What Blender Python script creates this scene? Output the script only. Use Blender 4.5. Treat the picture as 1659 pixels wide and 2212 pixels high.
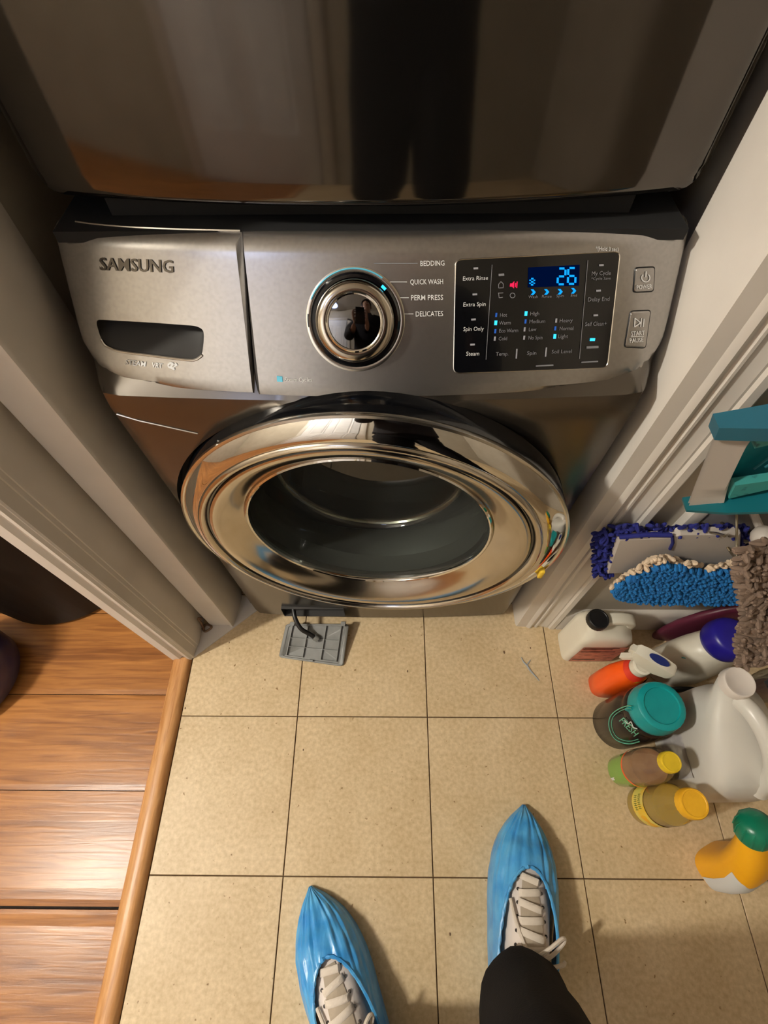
import bpy, bmesh, math, random
from math import sin, cos, tan, pi, sqrt, radians
from mathutils import Vector, Matrix
from mathutils.geometry import delaunay_2d_cdt

for o in list(bpy.data.objects): bpy.data.objects.remove(o)
SC = bpy.context.scene
COL = SC.collection
random.seed(7)

# ------------------------------------------------------------------ camera
IW, IH = 1659.0, 2212.0
FPX = 1084.19
CAM = Vector((-0.0898, -0.1976, 1.2551))
PITCH, YAW, ROLL = 1.02697, -0.020115, -0.016375
FW = Vector((sin(YAW)*cos(PITCH), cos(YAW)*cos(PITCH), -sin(PITCH)))
RT0 = Vector((cos(YAW), -sin(YAW), 0))
UP0 = RT0.cross(FW)
RT = RT0*cos(ROLL) + UP0*sin(ROLL)
UP = UP0*cos(ROLL) - RT0*sin(ROLL)
cd = bpy.data.cameras.new('camera')
cam = bpy.data.objects.new('camera', cd); COL.objects.link(cam)
cd.sensor_fit = 'VERTICAL'; cd.sensor_height = 36.0; cd.sensor_width = 36.0
cd.lens = 36.0*FPX/IH
cd.clip_start = 0.01
cam.matrix_world = Matrix(((RT.x, UP.x, -FW.x, CAM.x), (RT.y, UP.y, -FW.y, CAM.y), (RT.z, UP.z, -FW.z, CAM.z), (0, 0, 0, 1)))
SC.camera = cam

# ------------------------------------------------------------------ world, exposure
w = bpy.data.worlds.new('world'); SC.world = w; w.use_nodes = True
w.node_tree.nodes['Background'].inputs[0].default_value = (0.55, 0.6, 0.7, 1)
w.node_tree.nodes['Background'].inputs[1].default_value = 0.0
SC.view_settings.view_transform = 'Standard'
SC.view_settings.look = 'None'
SC.view_settings.exposure = -0.12
SC.view_settings.gamma = 1.0
SC.view_settings.use_curve_mapping = False
WARM = 1560.0      # radiance of each bulb in the hallway fixture
COOL = 15.0       # radiance of the cool ceiling light behind the person

# ------------------------------------------------------------------ pixel helpers
def ray(px, py):
    return FW + RT*((px-IW/2)/FPX) - UP*((py-IH/2)/FPX)
def at_z(px, py, z=0.0):
    d = ray(px, py); return CAM + d*((z-CAM.z)/d.z)
def at_y(px, py, y):
    d = ray(px, py); return CAM + d*((y-CAM.y)/d.y)

# ------------------------------------------------------------------ materials
def lin(c):
    f = lambda v: v/12.92 if v <= 0.04045 else ((v+0.055)/1.055)**2.4
    return (f(c[0]/255), f(c[1]/255), f(c[2]/255), 1)
def mat(name, rgb, rough=0.5, metal=0.0, spec=0.5, noise=None, bump=None, trans=0.0, coat=0.0, emit=None, sss=0.0, aniso=0.0):
    """noise=(scale, rgb2, lo, hi[, stretch]); bump=(scale, strength[, stretch])"""
    m = bpy.data.materials.new(name); m.use_nodes = True
    nt = m.node_tree; b = nt.nodes['Principled BSDF']
    b.inputs['Base Color'].default_value = lin(rgb)
    b.inputs['Roughness'].default_value = rough
    b.inputs['Metallic'].default_value = metal
    b.inputs['Specular IOR Level'].default_value = spec
    b.inputs['Transmission Weight'].default_value = trans
    b.inputs['Coat Weight'].default_value = coat
    b.inputs['Anisotropic'].default_value = aniso
    if sss:
        b.inputs['Subsurface Weight'].default_value = sss
        b.inputs['Subsurface Radius'].default_value = (0.02, 0.02, 0.02)
    if emit:
        b.inputs['Emission Color'].default_value = lin(emit[0]); b.inputs['Emission Strength'].default_value = emit[1]
    def coords(stretch):
        tc = nt.nodes.new('ShaderNodeTexCoord'); mp = nt.nodes.new('ShaderNodeMapping')
        nt.links.new(tc.outputs['Object'], mp.inputs['Vector'])
        mp.inputs['Scale'].default_value = stretch
        return mp.outputs['Vector']
    if noise:
        st = noise[4] if len(noise) > 4 else (1, 1, 1)
        n = nt.nodes.new('ShaderNodeTexNoise'); n.inputs['Scale'].default_value = noise[0]; n.inputs['Detail'].default_value = 6
        nt.links.new(coords(st), n.inputs['Vector'])
        r = nt.nodes.new('ShaderNodeValToRGB')
        r.color_ramp.elements[0].position = noise[2]; r.color_ramp.elements[0].color = lin(rgb)
        r.color_ramp.elements[1].position = noise[3]; r.color_ramp.elements[1].color = lin(noise[1])
        nt.links.new(n.outputs['Fac'], r.inputs['Fac']); nt.links.new(r.outputs['Color'], b.inputs['Base Color'])
    if bump:
        st = bump[2] if len(bump) > 2 else (1, 1, 1)
        n = nt.nodes.new('ShaderNodeTexNoise'); n.inputs['Scale'].default_value = bump[0]; n.inputs['Detail'].default_value = 4
        nt.links.new(coords(st), n.inputs['Vector'])
        bp = nt.nodes.new('ShaderNodeBump'); bp.inputs['Strength'].default_value = bump[1]; bp.inputs['Distance'].default_value = 0.002
        nt.links.new(n.outputs['Fac'], bp.inputs['Height']); nt.links.new(bp.outputs['Normal'], b.inputs['Normal'])
    return m
def glassy(name, tint, gloss_rough=0.02, ior=1.5, haze=0.0, hazecol=(200, 200, 200)):
    """a thin clear wall: see-through with a fresnel reflection and some haze"""
    m = bpy.data.materials.new(name); m.use_nodes = True; nt = m.node_tree
    for n in list(nt.nodes): nt.nodes.remove(n)
    out = nt.nodes.new('ShaderNodeOutputMaterial')
    t = nt.nodes.new('ShaderNodeBsdfTransparent'); t.inputs[0].default_value = lin(tint)
    g = nt.nodes.new('ShaderNodeBsdfGlossy'); g.inputs['Roughness'].default_value = gloss_rough
    d = nt.nodes.new('ShaderNodeBsdfDiffuse'); d.inputs[0].default_value = lin(hazecol)
    f = nt.nodes.new('ShaderNodeFresnel'); ge = nt.nodes.new('ShaderNodeNewGeometry')
    mr = nt.nodes.new('ShaderNodeMapRange'); mr.inputs[3].default_value = ior; mr.inputs[4].default_value = 1/ior
    nt.links.new(ge.outputs['Backfacing'], mr.inputs[0]); nt.links.new(mr.outputs[0], f.inputs[0])
    m1 = nt.nodes.new('ShaderNodeMixShader'); m1.inputs[0].default_value = haze
    m2 = nt.nodes.new('ShaderNodeMixShader')
    nt.links.new(t.outputs[0], m1.inputs[1]); nt.links.new(d.outputs[0], m1.inputs[2])
    nt.links.new(f.outputs[0], m2.inputs[0]); nt.links.new(m1.outputs[0], m2.inputs[1]); nt.links.new(g.outputs[0], m2.inputs[2])
    nt.links.new(m2.outputs[0], out.inputs[0])
    return m
def emitter(name, rgb, s):
    m = bpy.data.materials.new(name); m.use_nodes = True; nt = m.node_tree
    for n in list(nt.nodes): nt.nodes.remove(n)
    out = nt.nodes.new('ShaderNodeOutputMaterial'); e = nt.nodes.new('ShaderNodeEmission')
    e.inputs[0].default_value = lin(rgb); e.inputs[1].default_value = s
    nt.links.new(e.outputs[0], out.inputs[0]); return m

def wood_mat(name, dark, light, stretch, scale, rough, spots=True):
    m = mat(name, light, rough=rough, spec=0.32); nt = m.node_tree; b = nt.nodes['Principled BSDF']
    tc = nt.nodes.new('ShaderNodeTexCoord'); mp = nt.nodes.new('ShaderNodeMapping'); mp.inputs['Scale'].default_value = stretch
    oi = nt.nodes.new('ShaderNodeObjectInfo'); ad = nt.nodes.new('ShaderNodeVectorMath'); ad.operation = 'ADD'
    sc = nt.nodes.new('ShaderNodeMath'); sc.operation = 'MULTIPLY'; sc.inputs[1].default_value = 7.0
    nt.links.new(oi.outputs['Random'], sc.inputs[0])
    nt.links.new(tc.outputs['Object'], ad.inputs[0]); nt.links.new(sc.outputs[0], ad.inputs[1]); nt.links.new(ad.outputs[0], mp.inputs['Vector'])
    ns = nt.nodes.new('ShaderNodeTexNoise'); ns.inputs['Scale'].default_value = scale; ns.inputs['Detail'].default_value = 7; ns.inputs['Distortion'].default_value = 0.7
    nt.links.new(mp.outputs[0], ns.inputs['Vector'])
    n2 = nt.nodes.new('ShaderNodeTexNoise'); n2.inputs['Scale'].default_value = scale*0.16; n2.inputs['Detail'].default_value = 3
    nt.links.new(mp.outputs[0], n2.inputs['Vector'])
    mx = nt.nodes.new('ShaderNodeMix'); mx.data_type = 'FLOAT'; mx.inputs[0].default_value = 0.45
    nt.links.new(ns.outputs['Fac'], mx.inputs[2]); nt.links.new(n2.outputs['Fac'], mx.inputs[3])
    r = nt.nodes.new('ShaderNodeValToRGB'); r.color_ramp.elements[0].position = 0.36; r.color_ramp.elements[1].position = 0.62
    r.color_ramp.elements[0].color = lin(dark); r.color_ramp.elements[1].color = lin(light)
    nt.links.new(mx.outputs[0], r.inputs['Fac']); nt.links.new(r.outputs['Color'], b.inputs['Base Color'])
    bp = nt.nodes.new('ShaderNodeBump'); bp.inputs['Strength'].default_value = 0.3; bp.inputs['Distance'].default_value = 0.001
    nt.links.new(ns.outputs['Fac'], bp.inputs['Height']); nt.links.new(bp.outputs['Normal'], b.inputs['Normal'])
    return m
def tile_mat():
    m = mat('vinyl_tile', (206, 184, 148), rough=0.42, spec=0.4); nt = m.node_tree; b = nt.nodes['Principled BSDF']
    tc = nt.nodes.new('ShaderNodeTexCoord'); oi = nt.nodes.new('ShaderNodeObjectInfo')
    ad = nt.nodes.new('ShaderNodeVectorMath'); ad.operation = 'ADD'
    nt.links.new(tc.outputs['Object'], ad.inputs[0]); nt.links.new(oi.outputs['Location'], ad.inputs[1])
    def noise(scale, det, lo, hi, c0, c1):
        n = nt.nodes.new('ShaderNodeTexNoise'); n.inputs['Scale'].default_value = scale; n.inputs['Detail'].default_value = det
        nt.links.new(ad.outputs[0], n.inputs['Vector'])
        r = nt.nodes.new('ShaderNodeValToRGB'); r.color_ramp.elements[0].position = lo; r.color_ramp.elements[1].position = hi
        r.color_ramp.elements[0].color = c0; r.color_ramp.elements[1].color = c1
        nt.links.new(n.outputs['Fac'], r.inputs['Fac']); return n, r
    n1, r1 = noise(120, 10, 0.30, 0.72, lin((192, 168, 132)), lin((218, 196, 160)))
    n2, r2 = noise(9, 3, 0.35, 0.7, lin((242, 239, 232)), lin((255, 255, 255)))
    n3, r3 = noise(90, 2, 0.24, 0.30, lin((176, 158, 132)), lin((255, 255, 255)))
    m1 = nt.nodes.new('ShaderNodeMix'); m1.data_type = 'RGBA'; m1.blend_type = 'MULTIPLY'; m1.inputs[0].default_value = 1
    m2 = nt.nodes.new('ShaderNodeMix'); m2.data_type = 'RGBA'; m2.blend_type = 'MULTIPLY'; m2.inputs[0].default_value = 1
    nt.links.new(r1.outputs[0], m1.inputs[6]); nt.links.new(r2.outputs[0], m1.inputs[7])
    nt.links.new(m1.outputs[2], m2.inputs[6]); nt.links.new(r3.outputs[0], m2.inputs[7])
    nt.links.new(m2.outputs[2], b.inputs['Base Color'])
    bp = nt.nodes.new('ShaderNodeBump'); bp.inputs['Strength'].default_value = 0.05; bp.inputs['Distance'].default_value = 0.001
    nt.links.new(n1.outputs['Fac'], bp.inputs['Height']); nt.links.new(bp.outputs['Normal'], b.inputs['Normal'])
    return m

M = dict(
    tile=tile_mat(),
    joint=mat('tile_joint', (84, 62, 38), rough=0.9),
    wood=wood_mat('wood_plank', (116, 70, 34), (170, 114, 60), (1.0, 16.0, 1), 7.0, 0.29),
    strip=wood_mat('wood_strip', (170, 118, 70), (206, 156, 104), (12.0, 1.0, 1), 12.0, 0.34),
    woodgap=mat('wood_gap', (30, 17, 9), rough=0.9),
    wall=mat('wall_paint', (178, 169, 154), rough=0.75, noise=(6, (168, 159, 144), 0.35, 0.7), bump=(60, 0.08)),
    ceil=mat('ceiling_paint', (196, 192, 184), rough=0.85, bump=(50, 0.1)),
    trim=mat('trim_paint', (208, 201, 192), rough=0.38, spec=0.5, noise=(9, (200, 193, 184), 0.4, 0.75), bump=(30, 0.05)),
    doorpaint=mat('door_paint', (228, 228, 230), rough=0.45, noise=(8, (220, 220, 224), 0.4, 0.7)),
    steel=mat('cabinet_steel', (108, 103, 97), rough=0.22, metal=0.94, noise=(3, (100, 95, 90), 0.4, 0.7)),
    dryer=mat('dryer_steel', (96, 92, 88), rough=0.07, metal=0.95, noise=(2, (84, 80, 76), 0.4, 0.7)),
    panel=mat('panel_silver', (168, 165, 162), rough=0.27, metal=0.95, noise=(240, (160, 157, 154), 0.4, 0.7)),
    silver=mat('bright_silver', (212, 208, 200), rough=0.2, metal=1.0),
    chrome=mat('chrome', (214, 212, 208), rough=0.035, metal=1.0),
    satin=mat('satin_chrome', (196, 188, 176), rough=0.14, metal=1.0, noise=(14, (180, 172, 160), 0.35, 0.7)),
    mirror=mat('dark_mirror', (120, 120, 124), rough=0.04, metal=1.0),
    blackp=mat('black_plastic', (18, 18, 20), rough=0.4),
    blackg=mat('black_gloss', (8, 9, 12), rough=0.12, coat=0.3),
    blackm=mat('black_matte', (10, 10, 11), rough=0.8),
    pocket=mat('drawer_pocket', (52, 50, 48), rough=0.5),
    gasket=mat('gasket_rubber', (74, 74, 72), rough=0.5),
    drum=mat('drum_steel', (92, 94, 94), rough=0.32, metal=0.9),
    glass=glassy('door_glass', (186, 192, 186), 0.02, 1.5, 0.085, (150, 152, 144)),
    flap=mat('filter_grey', (116, 116, 112), rough=0.45, noise=(40, (106, 106, 102), 0.4, 0.7)),
    prnt=mat('print_white', (206, 206, 204), rough=0.6),
    prntdim=mat('print_grey', (120, 120, 124), rough=0.6),
    prntblue=mat('print_cyan', (96, 186, 214), rough=0.5),
    logo=mat('logo_chrome', (92, 88, 84), rough=0.15, metal=1.0),
    led=emitter('led_cyan', (60, 210, 255), 1.6),
    ledblue=emitter('led_blue', (70, 130, 235), 0.55),
    leddim=mat('led_off', (150, 150, 156), rough=0.5),
    ledred=emitter('led_red', (255, 40, 84), 1.3),
    lcd=emitter('lcd_glow', (0, 40, 110), 0.22),
    lcdlit=emitter('lcd_digit', (20, 160, 255), 1.4),
    coverblue=mat('cover_film', (88, 168, 220), rough=0.30, spec=0.6, noise=(26, (44, 134, 204), 0.35, 0.68, (1, 1, 1)), bump=(60, 0.35, (3.0, 0.5, 1))),
    leather=mat('shoe_leather', (224, 212, 204), rough=0.5, bump=(200, 0.15)),
    lace=mat('shoe_lace', (214, 202, 188), rough=0.8, bump=(400, 0.3)),
    tongue=mat('shoe_tongue', (172, 158, 140), rough=0.85, bump=(180, 0.3)),
    eyelet=mat('eyelet', (58, 50, 46), rough=0.6),
    trouser=mat('trouser_cloth', (15, 13, 17), rough=0.9, spec=0.2, bump=(260, 0.3)),
    jacket=mat('jacket_cloth', (40, 38, 42), rough=0.9, spec=0.2),
    skin=mat('skin', (186, 140, 118), rough=0.5),
    hair=mat('hair', (36, 28, 24), rough=0.6),
    whitep=mat('white_plastic', (226, 220, 204), rough=0.35, noise=(5, (218, 211, 194), 0.4, 0.7)),
    whitejug=mat('jug_plastic', (214, 210, 202), rough=0.32, noise=(5, (204, 200, 192), 0.4, 0.7), sss=0.15),
    orange=mat('orange_plastic', (250, 96, 24), rough=0.3, noise=(6, (242, 86, 20), 0.4, 0.7)),
    redp=mat('red_plastic', (222, 58, 40), rough=0.35),
    yellowl=mat('yellow_paper', (238, 200, 60), rough=0.5),
    teal=mat('teal_plastic', (10, 146, 148), rough=0.35, noise=(20, (8, 134, 138), 0.4, 0.7)),
    tealdark=mat('teal_dark', (12, 92, 102), rough=0.4),
    bottleblk=mat('bottle_black', (34, 29, 27), rough=0.22, spec=0.35),
    greenline=mat('label_green', (92, 170, 140), rough=0.5),
    greenliq=mat('green_soap', (118, 166, 66), rough=0.12, noise=(18, (128, 160, 78), 0.4, 0.7), coat=0.4),
    brownlab=mat('brown_label', (176, 128, 90), rough=0.45, noise=(30, (150, 104, 70), 0.4, 0.65)),
    clear=glassy('clear_plastic', (236, 232, 220), 0.06, 1.45, 0.10, (200, 195, 180)),
    yelliq=glassy('yellow_liquid', (250, 228, 120), 0.05, 1.4, 0.6, (236, 202, 56)),
    film=glassy('clear_film', (232, 236, 240), 0.08, 1.5, 0.18, (180, 188, 198)),
    yelcap=mat('yellow_cap', (226, 192, 40), rough=0.45, noise=(60, (214, 180, 34), 0.4, 0.7)),
    yelcap2=mat('gold_cap', (240, 182, 38), rough=0.45, noise=(60, (230, 170, 30), 0.4, 0.7)),
    yelbody=mat('yellow_plastic', (240, 172, 20), rough=0.35, noise=(8, (232, 162, 16), 0.4, 0.7)),
    greencap=mat('green_cap', (6, 112, 84), rough=0.3),
    navy=mat('navy_chenille', (26, 32, 112), rough=0.9),
    navycap=mat('navy_cap', (32, 24, 134), rough=0.35),
    bluepad=mat('blue_chenille', (22, 104, 168), rough=0.95, noise=(60, (16, 88, 150), 0.4, 0.7)),
    cream=mat('cream_fleece', (206, 184, 158), rough=0.95),
    brown=mat('brown_chenille', (128, 108, 94), rough=0.95, noise=(50, (110, 92, 80), 0.4, 0.7)),
    greyp=mat('grey_plastic', (112, 108, 108), rough=0.5),
    lightgrey=mat('light_grey_plastic', (186, 178, 170), rough=0.5),
    wire=mat('wire_steel', (160, 150, 130), rough=0.25, metal=1.0),
    maroon=mat('maroon_plastic', (94, 34, 56), rough=0.4, noise=(9, (82, 28, 48), 0.4, 0.7)),
    binblack=mat('bin_black', (14, 13, 13), rough=0.6, spec=0.25),
    vase=mat('dark_blue_gloss', (52, 50, 84), rough=0.3, coat=0.3),
    rust=mat('rusty_metal', (108, 80, 58), rough=0.6, metal=0.5, noise=(60, (140, 116, 92), 0.4, 0.6)),
    bulb=emitter('bulb_warm', (255, 249, 236), WARM),
    diffuser=emitter('diffuser_cool', (186, 206, 255), COOL),
)

# ------------------------------------------------------------------ object helpers
ROOT = {}
def tag(o, label, cat, group=None):
    o['label'] = label; o['category'] = cat
    if group: o['group'] = group
    return o
def thing(name, loc, label, cat, group=None):
    o = bpy.data.objects.new(name, None); COL.objects.link(o); o.location = loc; o.empty_display_size = 0.05
    ROOT[o.name] = Vector(loc); return tag(o, label, cat, group)
def obj(name, bm, m, parent=None, smooth=True, ang=40, label=None, kind=None, origin=None, recalc=True):
    """link a bmesh (in world coordinates) as one mesh object, under parent if given"""
    if recalc: bmesh.ops.recalc_face_normals(bm, faces=bm.faces[:])
    root = ROOT.get(parent.name, Vector()) if parent else Vector(origin or (0, 0, 0))
    if root.length: bmesh.ops.translate(bm, verts=bm.verts[:], vec=-root)
    me = bpy.data.meshes.new(name); bm.to_mesh(me); bm.free()
    for mm in (m if isinstance(m, (list, tuple)) else [m]): me.materials.append(M[mm] if isinstance(mm, str) else mm)
    if smooth:
        me.polygons.foreach_set('use_smooth', [True]*len(me.polygons))
        try: me.set_sharp_from_angle(angle=radians(ang))
        except Exception: pass
    o = bpy.data.objects.new(name, me); COL.objects.link(o)
    if parent:
        o.parent = parent; ROOT[o.name] = root
    else:
        o.location = root; ROOT[o.name] = root
    if label: o['label'] = label
    if kind: o['kind'] = kind
    return o
def struct(name, bm, m, label, **k):
    o = obj(name, bm, m, **k); o['kind'] = 'structure'; o['label'] = label; return o

def box(bm, lo, hi, bev=0.0, mtx=None, seg=2):
    vs = []
    g = bmesh.ops.create_cube(bm, size=1.0)
    lo, hi = Vector(lo), Vector(hi)
    for v in g['verts']:
        v.co = Vector(((lo[i]+hi[i])/2 + v.co[i]*(hi[i]-lo[i]) for i in range(3)))
    vs = g['verts']
    if bev > 0:
        es = list({e for v in vs for e in v.link_edges})
        r = bmesh.ops.bevel(bm, geom=es, offset=bev, segments=seg, affect='EDGES', profile=0.5)
        vs = list({v for f in r['faces'] for v in f.verts} | {v for v in vs if v.is_valid})
    if mtx is not None:
        for v in vs: v.co = mtx @ v.co
    return bm
def loft(bm, rings, closed=True, cap0=True, cap1=True):
    R = [[bm.verts.new(p) for p in r] for r in rings]
    n = len(R[0])
    for a, b in zip(R, R[1:]):
        for i in range(n if closed else n-1):
            j = (i+1) % n
            try: bm.faces.new((a[i], a[j], b[j], b[i]))
            except ValueError: pass
    if closed and cap0: bm.faces.new(R[0][::-1])
    if closed and cap1: bm.faces.new(R[-1])
    return R
def lathe(bm, prof, c, axis='Z', n=40, cap0=False, cap1=False, mtx=None):
    """prof = [(r, h)]; axis 'Z' goes up from c, axis 'Y' uses h as the absolute y offset"""
    rings = []
    for r, h in prof:
        ring = []
        for i in range(n):
            a = 2*pi*i/n
            if axis == 'Z': p = Vector((r*cos(a), r*sin(a), h))
            else: p = Vector((r*cos(a), h, r*sin(a)))
            if mtx is not None: p = mtx @ p
            ring.append(p + Vector(c))
        rings.append(ring)
    return loft(bm, rings, True, cap0, cap1)
def tube(bm, pts, rad, n=8, closed=False, caps=True):
    pts = [Vector(p) for p in pts]; N = len(pts)
    rr = rad if isinstance(rad, (list, tuple)) else [rad]*N
    rings = []; prev = None
    for i, p in enumerate(pts):
        a = pts[(i-1) % N] if (closed or i > 0) else p
        b = pts[(i+1) % N] if (closed or i < N-1) else p
        t = (b-a).normalized()
        if prev is None:
            u = t.orthogonal().normalized()
        else:
            u = prev - t*prev.dot(t)
            u = u.normalized() if u.length > 1e-6 else t.orthogonal().normalized()
        prev = u; v = t.cross(u)
        rings.append([p + (u*cos(2*pi*k/n) + v*sin(2*pi*k/n))*rr[i] for k in range(n)])
    if closed: rings.append(rings[0])
    if closed:
        R = [[bm.verts.new(q) for q in r] for r in rings[:-1]]; R.append(R[0])
        for a, b in zip(R, R[1:]):
            for i in range(n): bm.faces.new((a[i], a[(i+1) % n], b[(i+1) % n], b[i]))
    else: loft(bm, rings, True, caps, caps)
def spline(pts, k=6):
    pts = [Vector(p) for p in pts]; out = []
    P = [pts[0]*2-pts[1]] + pts + [pts[-1]*2-pts[-2]]
    for i in range(1, len(P)-2):
        p0, p1, p2, p3 = P[i-1:i+3]
        for j in range(k):
            t = j/k
            out.append(0.5*((2*p1)+(p2-p0)*t+(2*p0-5*p1+4*p2-p3)*t*t+(3*p1-p0-3*p2+p3)*t**3))
    out.append(pts[-1]); return out
def prism(bm, poly, z0, z1):
    """poly of (x, y) extruded upright"""
    loft(bm, [[Vector((x, y, z0)) for x, y in poly], [Vector((x, y, z1)) for x, y in poly]])
def inpoly(x, y, poly):
    c = False; n = len(poly); j = n-1
    for i in range(n):
        xi, yi = poly[i]; xj, yj = poly[j]
        if (yi > y) != (yj > y) and x < (xj-xi)*(y-yi)/(yj-yi)+xi: c = not c
        j = i
    return c
def sheet(bm, outer, holes, fn, step):
    """triangulated sheet in 2-D with holes, mapped by fn(u, v) -> Vector; returns vertex loops"""
    pts = []; edges = []
    for loop in [outer]+holes:
        b = len(pts); pts += [Vector(p) for p in loop]
        edges += [(b+i, b+(i+1) % len(loop)) for i in range(len(loop))]
    xs = [p[0] for p in outer]; ys = [p[1] for p in outer]
    nx = max(2, int((max(xs)-min(xs))/step)); ny = max(2, int((max(ys)-min(ys))/step))
    for i in range(1, nx):
        for j in range(1, ny):
            x = min(xs)+(max(xs)-min(xs))*i/nx; y = min(ys)+(max(ys)-min(ys))*j/ny
            if inpoly(x, y, outer) and not any(inpoly(x, y, h) for h in holes): pts.append(Vector((x, y)))
    v, e, f, ov, oe, of = delaunay_2d_cdt(pts, edges, [], 0, 1e-7)
    V = [bm.verts.new(fn(p[0], p[1])) for p in v]
    for tri in f:
        cx = sum(v[i][0] for i in tri)/len(tri); cy = sum(v[i][1] for i in tri)/len(tri)
        if inpoly(cx, cy, outer) and not any(inpoly(cx, cy, h) for h in holes):
            try: bm.faces.new([V[i] for i in tri])
            except ValueError: pass
    for vv in [q for q in bm.verts if not q.link_faces]: bm.verts.remove(vv)
def circle(cx, cy, r, n=64): return [(cx+r*cos(2*pi*i/n), cy+r*sin(2*pi*i/n)) for i in range(n)]
def rrect(x0, y0, x1, y1, r, n=6):
    out = []
    for cx, cy, a0 in ((x1-r, y1-r, 0), (x0+r, y1-r, 90), (x0+r, y0+r, 180), (x1-r, y0+r, 270)):
        for i in range(n+1):
            a = radians(a0+90*i/n); out.append((cx+r*cos(a), cy+r*sin(a)))
    return out
def rpoly(pts, r, n=4):
    """round the corners of a 2-D polygon"""
    out = []; N = len(pts)
    for i in range(N):
        p = Vector(pts[i]); a = Vector(pts[i-1]); b = Vector(pts[(i+1) % N])
        q0 = p+(a-p).normalized()*min(r, (a-p).length*0.45); q1 = p+(b-p).normalized()*min(r, (b-p).length*0.45)
        for k in range(n+1):
            t = k/n; q = q0*(1-t)**2+p*2*t*(1-t)+q1*t*t; out.append((q.x, q.y))
    return out

# ================================================================== SETTING
T = 0.3048
WALL_Y = 0.228; XR = 0.95; XL = -3.0; YB = -1.75; ZC = 2.42; YH = 1.0
TH0, TH1 = -0.625, -0.5810       # threshold strip
# tile floor
bm = bmesh.new(); box(bm, (-0.60, YB-0.1, -0.06), (XR+0.1, 1.05, -0.0035))
floor = struct('floor', bm, 'joint', 'beige square vinyl tile floor with thin dark joints', smooth=False)
tile_cache = {}
for i in range(-2, 4):
    for j in range(-6, 2):
        x0, x1 = max(i*T, -0.5790), min((i+1)*T, XR); y0, y1 = max(j*T, YB), min((j+1)*T, 0.60)
        if x1-x0 < 0.02 or y1-y0 < 0.02: continue
        g = 0.0011
        key = (round(x1-x0, 4), round(y1-y0, 4))
        c = Vector(((x0+x1)/2, (y0+y1)/2, 0))
        if key not in tile_cache:
            bm = bmesh.new(); hx, hy = (x1-x0)/2-g, (y1-y0)/2-g
            prof = [(0, -0.004), (0, -0.0007), (0.0007, 0)]
            rings = [[Vector((sx*(hx-d), sy*(hy-d), z)) for sx, sy in ((-1, -1), (1, -1), (1, 1), (-1, 1))] for d, z in prof]
            loft(bm, rings)
            bmesh.ops.recalc_face_normals(bm, faces=bm.faces[:])
            me = bpy.data.meshes.new('tile'); bm.to_mesh(me); bm.free(); me.materials.append(M['tile']); tile_cache[key] = me
        o = bpy.data.objects.new('tile', tile_cache[key]); COL.objects.link(o); o.parent = floor; o.location = c
# wood floor of the hallway
bm = bmesh.new(); box(bm, (XL-0.1, YB-0.1, -0.06), (-0.60, YH+0.1, -0.006))
fw = struct('floor_hall', bm, 'woodgap', 'worn orange-brown wood plank floor of the hallway', smooth=False)
seams = [0.453, 0.250, 0.047, -0.155, -0.357, -0.560, -0.763, -0.966, -1.169, -1.372, -1.575, YB]
seams = [1.0, 0.859, 0.656] + seams
for k, (a, b) in enumerate(zip(seams, seams[1:])):
    ends = [XL, -1.9-0.35*((k*37) % 5)/5, TH0+0.006]
    for x0, x1 in zip(ends, ends[1:]):
        bm = bmesh.new(); gp = 0.0008
        lift = [0, 0, 0, 0]
        ys = [b+gp, b+0.012, b+0.03, a-0.03, a-0.012, a-gp]
        if abs(a+0.357) < 1e-6: zs = [0, 0, 0, 0.001, 0.003, 0.0035]     # buckled seam: the planks lift at their edges
        elif abs(b+0.357) < 1e-6: zs = [0.001, 0.0025, 0.001, 0, 0, 0]
        else: zs = [-0.0006, 0, 0, 0, 0, -0.0006]
        if abs(a+0.357) < 1e-6: ys[-1] = a-0.004
        nx = 2
        rings = []
        for x in (x0+gp, x1-gp):
            rings.append([Vector((x, y, z)) for y, z in zip(ys, zs)] + [Vector((x, ys[-1], -0.008)), Vector((x, ys[0], -0.008))])
        loft(bm, rings)
        obj('plank', bm, 'wood', fw, smooth=False)
# threshold strip
bm = bmesh.new()
prof = [(TH0, -0.004), (TH0, 0.003), (TH0+0.004, 0.008), (TH0+0.012, 0.0125), (TH0+0.022, 0.0138), (TH1-0.012, 0.0132), (TH1-0.008, 0.0118), (TH1-0.0045, 0.0080), (TH1-0.001, 0.002), (TH1, -0.004)]
loft(bm, [[Vector((x, y, z)) for x, z in prof] for y in (0.1335, YB)])
struct('trim_1', bm, 'strip', 'rounded light wood threshold strip between plank floor and tiles', ang=60)

# walls
def wallbox(name, lo, hi, m, label):
    bm = bmesh.new(); box(bm, lo, hi); return struct(name, bm, m, label, smooth=False)
wallbox('wall_back', (0.30, WALL_Y, 0), (XR+0.1, WALL_Y+0.10, ZC), 'wall', 'greige painted wall right of the washer')
wallbox('wall_back_upper', (-0.566, WALL_Y, 2.05), (0.30, WALL_Y+0.10, ZC), 'wall', 'greige painted wall above the closet opening')
wallbox('wall_right', (XR, YB, 0), (XR+0.1, WALL_Y, ZC), 'wall', 'greige painted side wall')
wallbox('wall_closet_left', (-0.60, 0.30, 0), (-0.50, 1.02, ZC), 'wall', 'closet side wall left of the washer')
wallbox('wall_closet_right', (0.262, 0.328, 0), (0.36, 1.02, ZC), 'wall', 'closet side wall right of the washer')
wallbox('wall_closet_back', (-0.60, 1.02, 0), (0.36, 1.1, ZC), 'wall', 'closet back wall')
wallbox('wall_hall_back', (XL, YH, 0), (-0.60, YH+0.1, ZC), 'wall', 'hallway end wall')
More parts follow.
